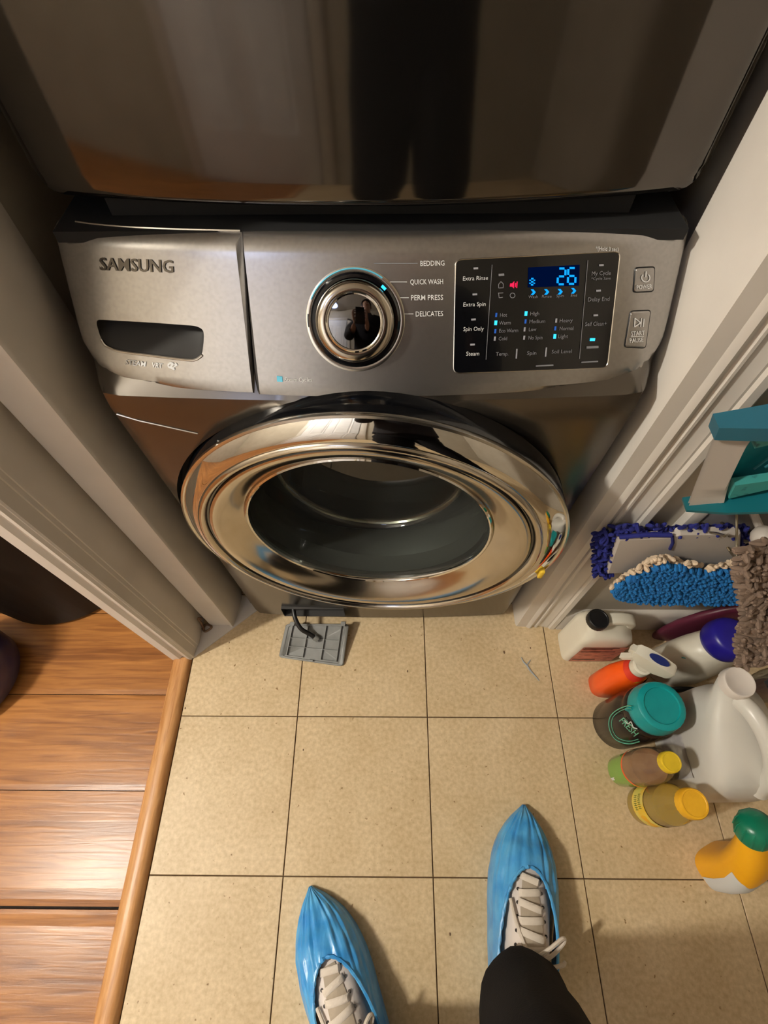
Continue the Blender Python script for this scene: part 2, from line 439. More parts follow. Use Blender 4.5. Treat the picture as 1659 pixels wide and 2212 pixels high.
wallbox('wall_hall_left', (XL-0.1, YB, 0), (XL, YH, ZC), 'wall', 'hallway side wall')
wallbox('wall_front', (XL, YB-0.1, 0), (XR, YB, ZC), 'wall', 'wall behind the person')
wallbox('ceiling', (XL-0.1, YB-0.1, ZC), (XR+0.1, 1.1, ZC+0.08), 'ceil', 'white painted ceiling')

# left casing and jamb (vertical mouldings)
bm = bmesh.new()
prism(bm, [(-0.627, 0.34), (-0.628, 0.1300), (-0.606, 0.1290), (-0.600, 0.1350), (-0.5935, 0.1350), (-0.5895, 0.1305), (-0.5825, 0.1300),
           (-0.5795, 0.1345), (-0.5775, 0.1345), (-0.5755, 0.1370), (-0.5740, 0.158), (-0.5720, 0.159), (-0.5716, 0.166), (-0.5700, 0.167), (-0.5692, 0.172), (-0.5692, 0.197), (-0.5700, 0.34)], 0, 2.1)
struct('trim_2', bm, 'trim', 'white moulded door casing at the edge of the wood floor', ang=25)
bm = bmesh.new()
prism(bm, [(-0.569, 0.34), (-0.569, 0.236), (-0.550, 0.236), (-0.549, 0.2185), (-0.4985, 0.2185), (-0.4965, 0.2145), (-0.4905, 0.2145), (-0.4880, 0.2190), (-0.4800, 0.292), (-0.490, 0.34)], 0, 2.1)
struct('trim_3', bm, 'trim', 'white closet jamb left of the washer', ang=25)
# sill wedge on the floor at the foot of the left jamb
bm = bmesh.new()
poly = [at_z(*q) for q in ((419, 1421), (560, 1316), (556, 1300), (520, 1285), (505, 1338), (456, 1346), (430, 1360))]
loft(bm, [[Vector((p.x, p.y, 0.0002)) for p in poly], [Vector((p.x, p.y, 0.0035)) for p in poly]])
struct('trim_4', bm, 'trim', 'grey painted floor wedge at the foot of the closet jamb', smooth=False)
# right casing
bm = bmesh.new()
prism(bm, [(0.2335, 0.335), (0.2335, 0.2265), (0.2365, 0.2190), (0.2600, 0.2180), (0.2640, 0.2155), (0.2690, 0.2135), (0.2735, 0.2155), (0.2750, 0.2195), (0.2800, 0.2200),
           (0.2835, 0.2160), (0.2875, 0.2160), (0.2895, 0.2200), (0.3050, 0.2185), (0.3120, 0.2160), (0.3160, 0.2165), (0.3190, 0.2120), (0.3300, 0.2110), (0.3345, 0.2140), (0.3350, 0.335)], 0, 2.1)
struct('trim_5', bm, 'trim', 'white moulded casing right of the washer', ang=25)
bm = bmesh.new(); box(bm, (-0.566, 0.216, 2.06), (0.335, 0.24, 2.16), 0.004)
struct('trim_6', bm, 'trim', 'white head casing above the closet opening')
# baseboard
bm = bmesh.new()
pr = [(0.228, 0), (0.211, 0), (0.211, 0.012), (0.2135, 0.018), (0.2135, 0.082), (0.2165, 0.092), (0.222, 0.098), (0.228, 0.1)]
loft(bm, [[Vector((x, y, z)) for y, z in pr] for x in (0.3352, XR)])
struct('baseboard_back', bm, 'trim', 'white baseboard along the wall behind the bottles', ang=30)
# white panel door behind the person
d = thing('door_1', (-0.90, YB, 0), 'white panel door behind the person', 'door'); d['kind'] = 'structure'
del d['category']
bm = bmesh.new(); box(bm, (-1.31, YB, 0.01), (-0.49, YB+0.035, 2.03), 0.003); obj('door_leaf', bm, 'doorpaint', d)
for (x0, x1) in ((-1.21, -0.95), (-0.85, -0.59)):
    for (z0, z1) in ((0.22, 0.95), (1.08, 1.85)):
        bm = bmesh.new(); loft(bm, [[Vector((a, YB+y, c)) for a, c in ((x0+i, z0+i), (x1-i, z0+i), (x1-i, z1-i), (x0+i, z1-i))] for i, y in ((0, 0.034), (0.012, 0.041), (0.03, 0.036), (0.05, 0.044))])
        obj('panel', bm, 'doorpaint', d, smooth=False)
bm = bmesh.new(); lathe(bm, [(0.0, 0.085), (0.02, 0.083), (0.028, 0.07), (0.02, 0.055), (0.01, 0.05), (0.01, 0.03)], (-0.55, YB, 1.0), 'Y', 20); obj('door_knob', bm, 'silver', d)
bm = bmesh.new()
for lo, hi in (((-1.40, YB, 0), (-1.32, YB+0.025, 2.1)), ((-0.48, YB, 0), (-0.40, YB+0.025, 2.1)), ((-1.40, YB, 2.04), (-0.40, YB+0.025, 2.12))): box(bm, lo, hi, 0.004)
obj('door_frame', bm, 'trim', d)

# light fittings
LX, LY, LZ = -1.75, -0.50, 2.27
lf = thing('ceiling_lamp_offscreen', (LX, LY, ZC), 'warm three-bulb ceiling lamp in the hallway', 'lamp')
bm = bmesh.new(); lathe(bm, [(0.0, 0), (0.075, 0), (0.075, -0.02), (0.03, -0.035), (0.012, -0.05), (0.012, -0.14), (0.0, -0.14)], (LX, LY, ZC), n=24); obj('canopy', bm, 'silver', lf)
bm = bmesh.new(); tube(bm, [(LX-0.09, LY-0.06, LZ+0.08), (LX, LY, LZ+0.09), (LX+0.09, LY+0.06, LZ+0.08)], 0.01); obj('arm', bm, 'silver', lf)
for k in (-1, 0, 1):
    c = Vector((LX+0.09*k, LY+0.06*k, LZ))
    bm = bmesh.new(); lathe(bm, [(0.0, 0.09), (0.022, 0.085), (0.026, 0.05), (0.02, 0.035)], c, n=16); s = obj('socket', bm, 'silver', lf)
    bm = bmesh.new(); bmesh.ops.create_uvsphere(bm, u_segments=20, v_segments=12, radius=0.034, matrix=Matrix.Translation(c)); obj('bulb_offscreen', bm, 'bulb', lf)
CX, CY = -0.95, -1.42
lf2 = thing('ceiling_panel_lamp_offscreen', (CX, CY, ZC), 'cool white round ceiling light behind the person', 'lamp')
bm = bmesh.new(); lathe(bm, [(0.17, 0.0), (0.17, -0.03), (0.15, -0.04)], (CX, CY, ZC), n=32); obj('rim', bm, 'whitep', lf2)
bm = bmesh.new(); lathe(bm, [(0.15, -0.04), (0.1, -0.052), (0.0, -0.056)], (CX, CY, ZC), n=32); obj('diffuser_offscreen', bm, 'diffuser', lf2)

# ================================================================== WASHING MACHINE
WX = -0.111; WH = 0.336            # centre and half width
FY = 0.2165                        # front sheet
wm = thing('washing_machine', (WX, 0.5, 0), 'silver front-loading washing machine with round chrome door, under the dryer', 'washing machine')
DX, DZ = -0.1205, 0.521            # centre of the opening in the front sheet
DOOR_S = tan(-0.065)               # the door stands slightly ajar, its right edge forward
def front_y(x, z):
    a = abs(x-WX)-(WH-0.035)
    y = FY + 0.012*((x-WX)/WH)**2 - 0.030*(z-0.54)
    if a > 0:
        a = min(a, 0.035); y += 0.035-sqrt(max(0, 0.035**2-a*a))
    if z > 0.822: y += (z-0.822)*1.1
    return y
bm = bmesh.new()
outer = rrect(WX-WH, 0.028, WX+WH, 0.90, 0.02)
vent = [(-0.352, 0.045), (-0.200, 0.045), (-0.200, 0.095), (-0.352, 0.095)]
outer = []
for i in range(25): outer.append((WX-WH+2*WH*i/24, 0.028))
for i in range(1, 25): outer.append((WX+WH, 0.028+0.818*i/24))
for i in range(1, 25): outer.append((WX+WH-2*WH*i/24, 0.846))
for i in range(1, 24): outer.append((WX-WH, 0.846-0.818*i/24))
sheet(bm, outer, [circle(DX, DZ, 0.3090, 96), vent], lambda u, v: Vector((u, front_y(u, v), v)), 0.02)
cab = obj('cabinet_front', bm, 'steel', wm, ang=30)
yz = [(FY+0.052, 0.028), (FY+0.050, 0.80), (FY+0.062, 0.86), (0.350, 0.9550), (0.95, 0.9550), (0.95, 0.028)]
for xs in ((WX-WH, WX-WH+0.004), (WX+WH-0.004, WX+WH)):
    bm = bmesh.new(); loft(bm, [[Vector((x, y, z)) for y, z in yz] for x in xs]); obj('cabinet_side', bm, 'steel', wm, smooth=False)
bm = bmesh.new(); box(bm, (WX-WH+0.004, FY+0.052, 0.024), (WX+WH-0.004, 0.95, 0.03)); box(bm, (WX-WH+0.004, 0.945, 0.03), (WX+WH-0.004, 0.95, 0.955))
obj('cabinet_back', bm, 'steel', wm, smooth=False)
bm = bmesh.new(); box(bm, (WX-WH+0.012, 0.312, 0.955), (WX+WH-0.012, 0.95, 0.9665)); obj('cabinet_top', bm, 'blackm', wm, smooth=False)
for sx in (-1, 1):
    for y in (0.29, 0.88):
        bm = bmesh.new(); lathe(bm, [(0.0, 0.0), (0.024, 0.0), (0.024, 0.01), (0.012, 0.014), (0.012, 0.026)], (WX+sx*0.28, y, 0), n=16); obj('foot', bm, 'blackp', wm)
# thin bright seam of the front sheet left of the door
bm = bmesh.new()
pts = [at_y(x, y, FY) for x, y in ((250, 900), (300, 910), (360, 921), (428, 934))]
tube(bm, [Vector((p.x, front_y(p.x, p.z)-0.0005, p.z)) for p in pts], 0.0011, 6); obj('seam', bm, 'silver', wm)

# --- door recess and drum
bm = bmesh.new(); lathe(bm, [(0.3090, FY), (0.3070, FY+0.034), (0.255, FY+0.036), (0.235, FY+0.045)], (DX, 0, DZ), 'Y', 96)
for v in bm.verts:
    if abs(sqrt((v.co.x-DX)**2+(v.co.z-DZ)**2)-0.3090) < 1e-4: v.co.y = front_y(v.co.x, v.co.z)
obj('door_recess', bm, 'blackm', wm)
bm = bmesh.new(); lathe(bm, [(0.235, FY+0.045), (0.215, 0.30), (0.222, 0.335), (0.24, 0.345)], (DX, 0, DZ), 'Y', 64); obj('gasket', bm, 'gasket', wm)
bm = bmesh.new(); lathe(bm, [(0.24, 0.345), (0.262, 0.36), (0.262, 0.80), (0.24, 0.815), (0.06, 0.80), (0.0, 0.80)], (DX, 0, DZ), 'Y', 64); dr = obj('drum', bm, 'drum', wm)
for k in range(3):
    a = radians(100+120*k); bm = bmesh.new()
    Mx = Matrix.Translation((DX, 0, DZ)) @ Matrix.Rotation(-a, 4, 'Y')
    loft(bm, [[Mx @ Vector((0.262-h, y, t)) for t, h in ((-0.04, -0.003), (-0.016, 0.045), (0.016, 0.045), (0.04, -0.003))] for y in (0.40, 0.78)])
    obj('paddle', bm, 'drum', dr)
# --- door
door = None
def ajar(bm):
    for v in bm.verts: v.co.y += DOOR_S*(v.co.x+0.118)
    return bm
def ydisc(prof, cx, cz, name, m, parent, n=96, **k):
    bm = bmesh.new(); lathe(bm, prof, (cx, 0, cz), 'Y', n); return obj(name, ajar(bm), m, parent, **k)
FXo, FZo = -0.1148, 0.541
door = ydisc([(0.2900, 0.222), (0.2960, 0.218), (0.2965, 0.198), (0.2950, 0.190), (0.2940, 0.186)], FXo, FZo, 'door', 'blackg', wm, label='round porthole door with chrome ring, slightly ajar')
ydisc([(0.2925, 0.188), (0.2955, 0.186), (0.2972, 0.182), (0.2968, 0.1785), (0.2940, 0.1775), (0.2915, 0.1790)], FXo, FZo, 'outer_rim', 'silver', door)
def blend(R0, c0, R1, c1, steps, name, m):
    bm = bmesh.new(); n = 120; rings = []
    for t, yy in steps:
        ring = []
        for i in range(n):
            a = 2*pi*i/n
            o_ = Vector((c0[0]+R0*cos(a), 0, c0[1]+R0*sin(a))); q = Vector((c1[0]+R1*cos(a), 0, c1[1]+R1*sin(a)))
            p = o_*(1-t)+q*t; p.y = yy; ring.append(p)
        rings.append(ring)
    loft(bm, rings, True, False, False); return obj(name, ajar(bm), m, door)
RXo, RZo = -0.1213, 0.541
blend(0.2918, (FXo, FZo), 0.2642, (RXo, RZo), ((0, 0.1790), (0.12, 0.1765), (0.5, 0.1695), (0.85, 0.1650), (1.0, 0.1655)), 'chrome_ring', 'chrome')
ydisc([(0.2646, 0.1660), (0.2634, 0.1630), (0.2604, 0.1612), (0.2569, 0.1618), (0.2539, 0.1650), (0.2529, 0.1675)], RXo, RZo, 'front_lip', 'satin', door)
ydisc([(0.2534, 0.1665), (0.2514, 0.1695), (0.2489, 0.1700), (0.2469, 0.1680)], RXo, RZo, 'lip_groove', 'blackg', door)
GX, GZ = -0.1235, 0.540
blend(0.2474, (RXo, RZo), 0.1965, (GX, GZ), ((0, 0.1675), (0.06, 0.1665), (0.2, 0.1690), (0.4, 0.1745), (0.6, 0.1815), (0.8, 0.1895), (0.95, 0.1960), (1.0, 0.1975)), 'chrome_dish', 'satin')
def gl(prof, name, m): return ydisc([(r_+0.0050, y_-0.002) for r_, y_ in prof], GX, GZ, name, m, door)
gl([(0.1930, 0.2000), (0.1925, 0.1965), (0.1900, 0.1950), (0.1875, 0.1965), (0.1865, 0.2000), (0.1855, 0.2060)], 'glass_rim', 'chrome')
gl([(0.1870, 0.1995), (0.1845, 0.2060), (0.1825, 0.2180), (0.1780, 0.2400), (0.1725, 0.2620), (0.1690, 0.2780), (0.1655, 0.2950), (0.1620, 0.3060), (0.1560, 0.3130), (0.1460, 0.3150), (0.10, 0.3170), (-0.0049, 0.3180)], 'glass_bowl', 'glass')
gl([(0.1610, 0.3090), (0.1590, 0.3128), (0.1560, 0.3138)], 'bowl_edge', 'silver')
gl([(0.1840, 0.2150), (0.1880, 0.2300), (0.1860, 0.2500)], 'bowl_seat', 'gasket')
# spare latch at the right edge of the door
bm = bmesh.new(); box(bm, (0.163, 0.150, 0.46), (0.171, 0.163, 0.485), 0.002); obj('latch', bm, 'yellowl', door)

# --- leaning control panel
TILT = tan(radians(33.15)); PZ = 0.90; PY = 0.2575
def panel_y(x, z):
    u = min(1.0, abs(x-WX)/0.337)
    return PY + (z-PZ)*TILT + 0.016*u*u + 0.016*u**8
def on_panel(px, py, off=0.0):
    d = ray(px, py); lo, hi = 0.1, 1.5
    for _ in range(40):
        mid = (lo+hi)/2; P = CAM+d*mid
        if P.y < panel_y(P.x, P.z): lo = mid
        else: hi = mid
    P = CAM+d*lo
    if off:
        e = 1e-4
        nx = (panel_y(P.x+e, P.z)-panel_y(P.x-e, P.z))/(2*e)
        nrm = Vector((nx, -1, TILT)).normalized()
        P = P+nrm*off
    return P
def pan_y_bottom(x): return 0.0
PZ0, PZ1 = 0.8250, 0.9660
def panel_outline():
    """(x, z) outline with rounded lower corners"""
    hw = 0.337; r = 0.045; r2 = 0.016
    o = []
    sag = lambda x: PZ0+0.011*min(1, abs(x-WX)/(hw-r))**2
    o += [(WX-hw+r+(2*hw-2*r)*i/30, sag(WX-hw+r+(2*hw-2*r)*i/30)) for i in range(31)]
    zb = PZ0+0.011
    o += [(WX+hw-r+r*sin(pi/2*i/10), zb+r-r*cos(pi/2*i/10)) for i in range(1, 11)]
    o += [(WX+hw, zb+r+(PZ1-zb-r-r2)*i/8) for i in range(1, 9)]
    o += [(WX+hw-r2+r2*cos(pi/2*i/5), PZ1-r2+r2*sin(pi/2*i/5)) for i in range(1, 6)]
    o += [(WX+hw-r2-(2*hw-2*r2)*i/30, PZ1) for i in range(1, 31)]
    o += [(WX-hw+r2-r2*sin(pi/2*i/5), PZ1-r2+r2*cos(pi/2*i/5)) for i in range(1, 6)]
    o += [(WX-hw, PZ1-r2-(PZ1-zb-r-r2)*i/8) for i in range(1, 9)]
    o += [(WX-hw+r-r*sin(pi/2*i/10)*0-r*cos(pi/2*i/10), zb+r-r*sin(pi/2*i/10)) for i in range(1, 10)]
    return o
out = panel_outline()
# seam between the drawer front and the control panel, from the photo
sa = on_panel(519, 492); sb = on_panel(549, 848)
def seam_x(z): return sb.x+(sa.x-sb.x)*(z-sb.z)/(sa.z-sb.z)
def clip(poly, side):
    res = []
    N = len(poly)
    g = 0.0004*side
    f = lambda p: (p[0]-seam_x(p[1])-g)*side
    for i in range(N):
        a, b = poly[i], poly[(i+1) % N]
        fa, fb = f(a), f(b)
        if fa >= 0: res.append(a)
        if fa*fb < 0:
            t = fa/(fa-fb); res.append((a[0]+(b[0]-a[0])*t, a[1]+(b[1]-a[1])*t))
    return res
def round_rim(x, z, outl):
    return 0
def edge_dist(x, z, poly):
    best = 9
    for i in range(len(poly)):
        ax, az = poly[i]; bx, bz = poly[(i+1) % len(poly)]
        dx, dz = bx-ax, bz-az; L2 = dx*dx+dz*dz
        t = 0 if L2 == 0 else max(0, min(1, ((x-ax)*dx+(z-az)*dz)/L2))
        best = min(best, (x-ax-dx*t)**2+(z-az-dz*t)**2)
    return sqrt(best)
def pfn(x, z):
    d = edge_dist(x, z, out); R = 0.010
    y = panel_y(x, z)
    if d < R: y += R-sqrt(max(0, R*R-(R-d)**2))
    return Vector((x, y, z))
def skirt(bm, poly, dy=0.03):
    """side walls going back from the outline"""
    loft(bm, [[pfn(x, z) for x, z in poly], [pfn(x, z)+Vector((0, dy, -0.004)) for x, z in poly]], True, False, False)
right = clip(out, 1); left = clip(out, -1)
bm = bmesh.new(); sheet(bm, right, [], pfn, 0.0062); skirt(bm, right, 0.035); bmesh.ops.remove_doubles(bm, verts=bm.verts[:], dist=1e-5)
cp = obj('control_panel', bm, 'panel', wm, ang=35)
hpx = [(206, 690), (330, 697), (424, 704), (439, 712), (441, 728), (437, 766), (424, 775), (404, 776), (262, 758), (234, 750), (217, 730)]
h2 = [(on_panel(*q).x, on_panel(*q).z) for q in rpoly(hpx, 12)]
bm = bmesh.new(); sheet(bm, left, [h2], pfn, 0.0062); skirt(bm, left, 0.035); bmesh.ops.remove_doubles(bm, verts=bm.verts[:], dist=1e-5)
dw = obj('detergent_drawer', bm, 'panel', wm, ang=35, label='silver detergent drawer front with dark finger pocket')
bm = bmesh.new()
rings = [[pfn(x, z) for x, z in h2], [pfn(x, z)+Vector((0, 0.012, 0.003)) for x, z in h2], [pfn(x, z)+Vector((0, 0.030, 0.010)) for x, z in h2]]
cxh = sum(x for x, z in h2)/len(h2); czh = sum(z for x, z in h2)/len(h2)
rings.append([Vector((cxh+(p.x-cxh)*0.85, p.y+0.008, czh+0.010+(p.z-czh-0.010)*0.75)) for p in rings[-1]])
loft(bm, rings, True, False, True); obj('finger_pocket', bm, 'pocket', dw)
bm = bmesh.new()
rim = [on_panel(x, y, 0.0006) for x, y in ((220, 733), (228, 745), (240, 752), (262, 759), (330, 768), (404, 777), (424, 776), (437, 767))]
tube(bm, spline(rim, 4), 0.0016, 8); obj('pocket_rim_highlight', bm, 'silver', dw)  # bright silver tube stands in for the highlight along the pocket's lower edge
bm = bmesh.new(); rim = [Vector((seam_x(PZ1)-0.002-k*0.0175, 0, 0)) for k in range(11)]
for p in rim: q = pfn(p.x, PZ1); p.y = q.y-0.001; p.z = q.z+0.0005
tube(bm, rim, 0.0012, 6); obj('top_edge', bm, 'silver', dw)
# --- print on the panel
CAPH = {}
def text_mesh(s, bold=0.0):
    cu = bpy.data.curves.new('t', 'FONT'); cu.body = s; cu.size = 1; cu.offset = bold; cu.resolution_u = 2
    o = bpy.data.objects.new('t', cu); COL.objects.link(o)
    dg = bpy.context.evaluated_depsgraph_get(); dg.update()
    me = bpy.data.meshes.new_from_object(o.evaluated_get(dg))
    bpy.data.objects.remove(o); bpy.data.curves.remove(cu); return me
def text_on(s, p0, p1, hpx, surf, name, m, parent, up=None, bold=0.0, off=0.0010):
    """lay a word on a surface: p0-p1 its baseline ends in the photo, hpx its letter height"""
    me = text_mesh(s, bold)
    xs = [v.co.x for v in me.vertices]; ys = [v.co.y for v in me.vertices]
    x0, x1 = min(xs), max(xs); y1 = 0.70 if any(c.isupper() or c.isdigit() or c in 'bdfhklt' for c in s) else 0.52
    p0, p1 = Vector(p0), Vector(p1); e = p1-p0
    u = Vector(up).normalized() if up else Vector((e.y, -e.x)).normalized()
    bm = bmesh.new(); bm.from_mesh(me); bpy.data.meshes.remove(me)
    for v in bm.verts:
        q = p0+e*((v.co.x-x0)/(x1-x0))+u*(v.co.y/y1*hpx)
        v.co = surf(q.x, q.y, off)
    return obj(name, bm, m, parent, smooth=False, recalc=False)
def decal(polys, surf, name, m, parent, off=0.0010):
    bm = bmesh.new()
    for p in polys:
        try: bm.faces.new([bm.verts.new(surf(x, y, off)) for x, y in p])
        except ValueError: pass
    return obj(name, bm, m, parent, smooth=False, recalc=False)
def decals(polys, surf, name, m, parent, off=0.0010):
    for p in polys: decal([p], surf, name, m, parent, off)
def bar(x0, y0, x1, y1, t):
    d = Vector((x1-x0, y1-y0)); nn = Vector((-d.y, d.x)).normalized()*t/2
    return [(x0+nn.x, y0+nn.y), (x1+nn.x, y1+nn.y), (x1-nn.x, y1-nn.y), (x0-nn.x, y0-nn.y)]
def disc(x, y, rx, ry=None, n=16): return [(x+rx*cos(2*pi*i/n), y+(ry or rx)*sin(2*pi*i/n)) for i in range(n)]
def ringp(x, y, r, t, a0=0, a1=360, n=18):
    out = []
    for i in range(n):
        a, b = radians(a0+(a1-a0)*i/n), radians(a0+(a1-a0)*(i+1)/n)
        out.append([(x+r*cos(a), y+r*sin(a)), (x+r*cos(b), y+r*sin(b)), (x+(r-t)*cos(b), y+(r-t)*sin(b)), (x+(r-t)*cos(a), y+(r-t)*sin(a))])
    return out
text_on('SAMSUNG', (217, 583), (376, 589), 27, on_panel, 'lettering', 'logo', dw, bold=0.016, up=(-0.06, -1), off=0.0014)
text_on('STEAM', (271, 787), (315, 792), 11, on_panel, 'lettering', 'prnt', dw, bold=0.01)
text_on('VRT', (328, 793), (351, 796), 11, on_panel, 'lettering', 'prnt', dw, bold=0.01)
decal([disc(370, 789, 7.5, 7), bar(374, 792, 383, 786, 7), bar(368, 793, 378, 798, 4)], on_panel, 'emblem', 'prnt', dw)
decal([bar(366, 790, 369, 786, 1.6), bar(373, 792, 377, 787, 1.8)], on_panel, 'emblem', 'panel', dw, 0.0015)
for s, x0, x1, y, lx in (('BEDDING', 908, 960, 574, (808, 902)), ('QUICK WASH', 886, 957, 614, (832, 879)), ('PERM PRESS', 888, 957, 648, (862, 883)), ('DELICATES', 898, 957, 683, (872, 893))):
    text_on(s, (x0, y+0.5), (x1, y-0.5), 11, on_panel, 'lettering', 'prnt', cp, bold=0.006)
    decal([bar(lx[0], y-5, lx[1], y-5, 1.3)], on_panel, 'print_line', 'prntdim' if s == 'BEDDING' else 'prnt', cp)
decal([[(598, 812), (610, 813), (611, 825), (599, 824)]], on_panel, 'print_mark', 'prntblue', cp)
text_on('Steam Cycles', (616, 824), (674, 824), 9, on_panel, 'lettering', 'prnt', cp)
text_on('*(Hold 3 sec)', (1286, 541), (1335, 543), 9, on_panel, 'lettering', 'prnt', cp)
# display window
bm = bmesh.new()
poly = rpoly([(984, 561), (1339, 543), (1311, 794), (979, 806)], 14, 5)
dense = []
for i in range(len(poly)):
    p_, q_ = poly[i], poly[(i+1) % len(poly)]; k_ = max(1, int(math.hypot(p_[0]-q_[0], p_[1]-q_[1])/20))
    dense += [(p_[0]+(q_[0]-p_[0])*j/k_, p_[1]+(q_[1]-p_[1])*j/k_) for j in range(k_)]
poly = dense
cxp = sum(p[0] for p in poly)/len(poly); cyp = sum(p[1] for p in poly)/len(poly)
def subpoly(poly, k, off): return [on_panel(cxp+(x-cxp)*k, cyp+(y-cyp)*k, off) for x, y in poly]
rg = [subpoly(poly, 1.0, -0.003), subpoly(poly, 1.0, 0.0006), subpoly(poly, 0.992, 0.0012)]
rg += [subpoly(poly, k, 0.0012) for k in (0.8, 0.6, 0.4, 0.2, 0.03)]
loft(bm, rg)
disp = obj('display', bm, 'blackg', wm, ang=30, label='black glass display with glowing blue digits')
bm = bmesh.new(); edge = [on_panel(x, y, 0.001) for x, y in poly]; tube(bm, edge, 0.0006, 5, closed=True); obj('display_edge', bm, 'silver', disp)
def on_disp(px, py, off=0.0): return on_panel(px, py, 0.0012+off)
W = lambda s, x0, x1, y, h=9, m='prnt', slope=-0.03: text_on(s, (x0, y), (x1, y+slope*(x1-x0)), h, on_disp, 'lettering', m, disp, up=(0.08, -1))
W('Extra Rinse', 999, 1053, 606); W('Extra Spin', 1000, 1048, 662); W('Spin Only', 1000, 1044, 715); W('Steam', 1006, 1034, 768)
W('My Cycle', 1276, 1317, 595, 9, 'prntdim'); W('*Cycle Save', 1275, 1317, 605, 6, 'prntdim'); W('Delay End', 1268, 1314, 651, 9, 'prntdim'); W('Self Clean+', 1262, 1308, 704, 9, 'prntdim')
for s, x0, x1, y in (('Hot', 1079, 1094, 684), ('Warm', 1077, 1102, 701), ('Eco Warm', 1077, 1118, 718), ('Cold', 1076, 1094, 735), ('High', 1144, 1163, 681), ('Medium', 1142, 1176, 698), ('Low', 1141, 1157, 715), ('No Spin', 1140, 1170, 733),
                     ('Heavy', 1207, 1235, 696), ('Normal', 1207, 1237, 713), ('Light', 1204, 1225, 730), ('Temp.', 1070, 1097, 768), ('Spin', 1137, 1157, 766), ('Soil Level', 1190, 1233, 763)):
    W(s, x0, x1, y, 8, 'prntdim')
for s, x0, x1, y in (('Wash', 1140, 1160, 644), ('Rinse', 1169, 1190, 643), ('Spin', 1200, 1216, 642), ('End', 1231, 1244, 641)): W(s, x0, x1, y, 6, 'prntdim')
decals([bar(1022, 580, 1032, 579.5, 4), bar(1020, 636, 1030, 635.5, 4), bar(1017, 690, 1027, 689.5, 4), bar(1015, 744, 1025, 743.5, 4), bar(1292, 573, 1302, 572.5, 4), bar(1286, 628, 1296, 627.5, 4), bar(1280, 681, 1290, 680.5, 4)], on_disp, 'key_mark', 'leddim', disp)
decals([bar(1115.5, 753, 1114, 774, 3), bar(1179, 750, 1177, 770, 3)], on_disp, 'key_mark', 'leddim', disp)
decals([bar(1265, 750, 1291, 749, 5), bar(1156, 790, 1194, 788, 3), bar(1254, 782, 1290, 780, 3), bar(1076, 594, 1088, 593, 5)], on_disp, 'print_line', 'prntdim', disp)
decals([bar(1062, 572, 1049, 776, 1.2), bar(1268, 562, 1250, 775, 1.2)], on_disp, 'print_line', 'prntdim', disp)
L4 = lambda x, y, wd=4, h=9: [(x-wd/2+0.5, y-h/2), (x+wd/2+0.5, y-h/2), (x+wd/2-0.5, y+h/2), (x-wd/2-0.5, y+h/2)]
for x, y in ((1070, 697), (1135, 677), (1197, 726)): decal([L4(x, y, 6, 10)], on_disp, 'indicator_light', 'led', disp)
decal([L4(1278, 733, 11, 6)], on_disp, 'indicator_light', 'led', disp)
for x, y in ((1071, 680), (1069, 715), (1134, 694), (1198, 709)): decal([L4(x, y)], on_disp, 'indicator_light', 'ledblue', disp)
for x, y in ((1068, 731), (1132, 711), (1131, 729), (1200, 692)): decal([L4(x, y)], on_disp, 'indicator_light', 'leddim', disp)
decal([[(1140, 578), (1251, 572), (1249, 617), (1139, 621)]], on_disp, 'digit_window', 'lcd', disp, 0.0006)
def seg7(x, y, wd, h, segs, t):
    sk = 0.04
    P = dict(a=(0, 0, 1, 0), g=(0, .5, 1, .5), d=(0, 1, 1, 1), f=(0, 0, 0, .5), b=(1, 0, 1, .5), e=(0, .5, 0, 1), c=(1, .5, 1, 1))
    res = []
    for s in segs:
        x0, y0, x1, y1 = P[s]
        ax, ay, bx, by = x+x0*wd-(y0*h)*sk, y+y0*h, x+x1*wd-(y1*h)*sk, y+y1*h
        d = Vector((bx-ax, by-ay)); d = d.normalized()*(t*0.55)
        res.append(bar(ax+d.x, ay+d.y, bx-d.x, by-d.y, t))
    return res
decal(seg7(1204, 580, 16, 34, 'abged', 4.5) + seg7(1226, 579, 16, 34, 'afgedc', 4.5), on_disp, 'digit', 'lcdlit', disp, 0.0012)
decal(seg7(1144, 602, 9, 13, 'abcdefg', 3.6), on_disp, 'digit', 'lcdlit', disp, 0.0012)
for x, y in ((1150, 631), (1179, 630.5), (1208, 630), (1237, 628)):
    decal([[(x-5, y-6), (x+1, y-6), (x+6, y), (x+1, y+6), (x-5, y+6), (x, y)]], on_disp, 'progress_arrow', 'lcdlit', disp)
decal([[(1101, 612), (1105, 612), (1110, 607), (1109, 623), (1105, 619), (1100, 619)], bar(1113, 611, 1112, 620, 2.0), bar(1116, 608, 1115, 622, 2.0)], on_disp, 'sound_icon', 'ledred', disp)
decal([bar(1076, 622, 1086, 621.5, 1.5), bar(1076, 614, 1076, 622, 1.5), bar(1086, 613, 1086, 622, 1.5), bar(1076, 614, 1081, 608, 1.5), bar(1086, 613, 1081, 608, 1.5),
       bar(1075, 633, 1086, 632.5, 1.5), bar(1076, 633, 1077, 643, 1.5), bar(1077, 643, 1085, 642, 1.5)] + ringp(1106, 638, 6, 1.5), on_disp, 'status_icon', 'prntdim', disp)
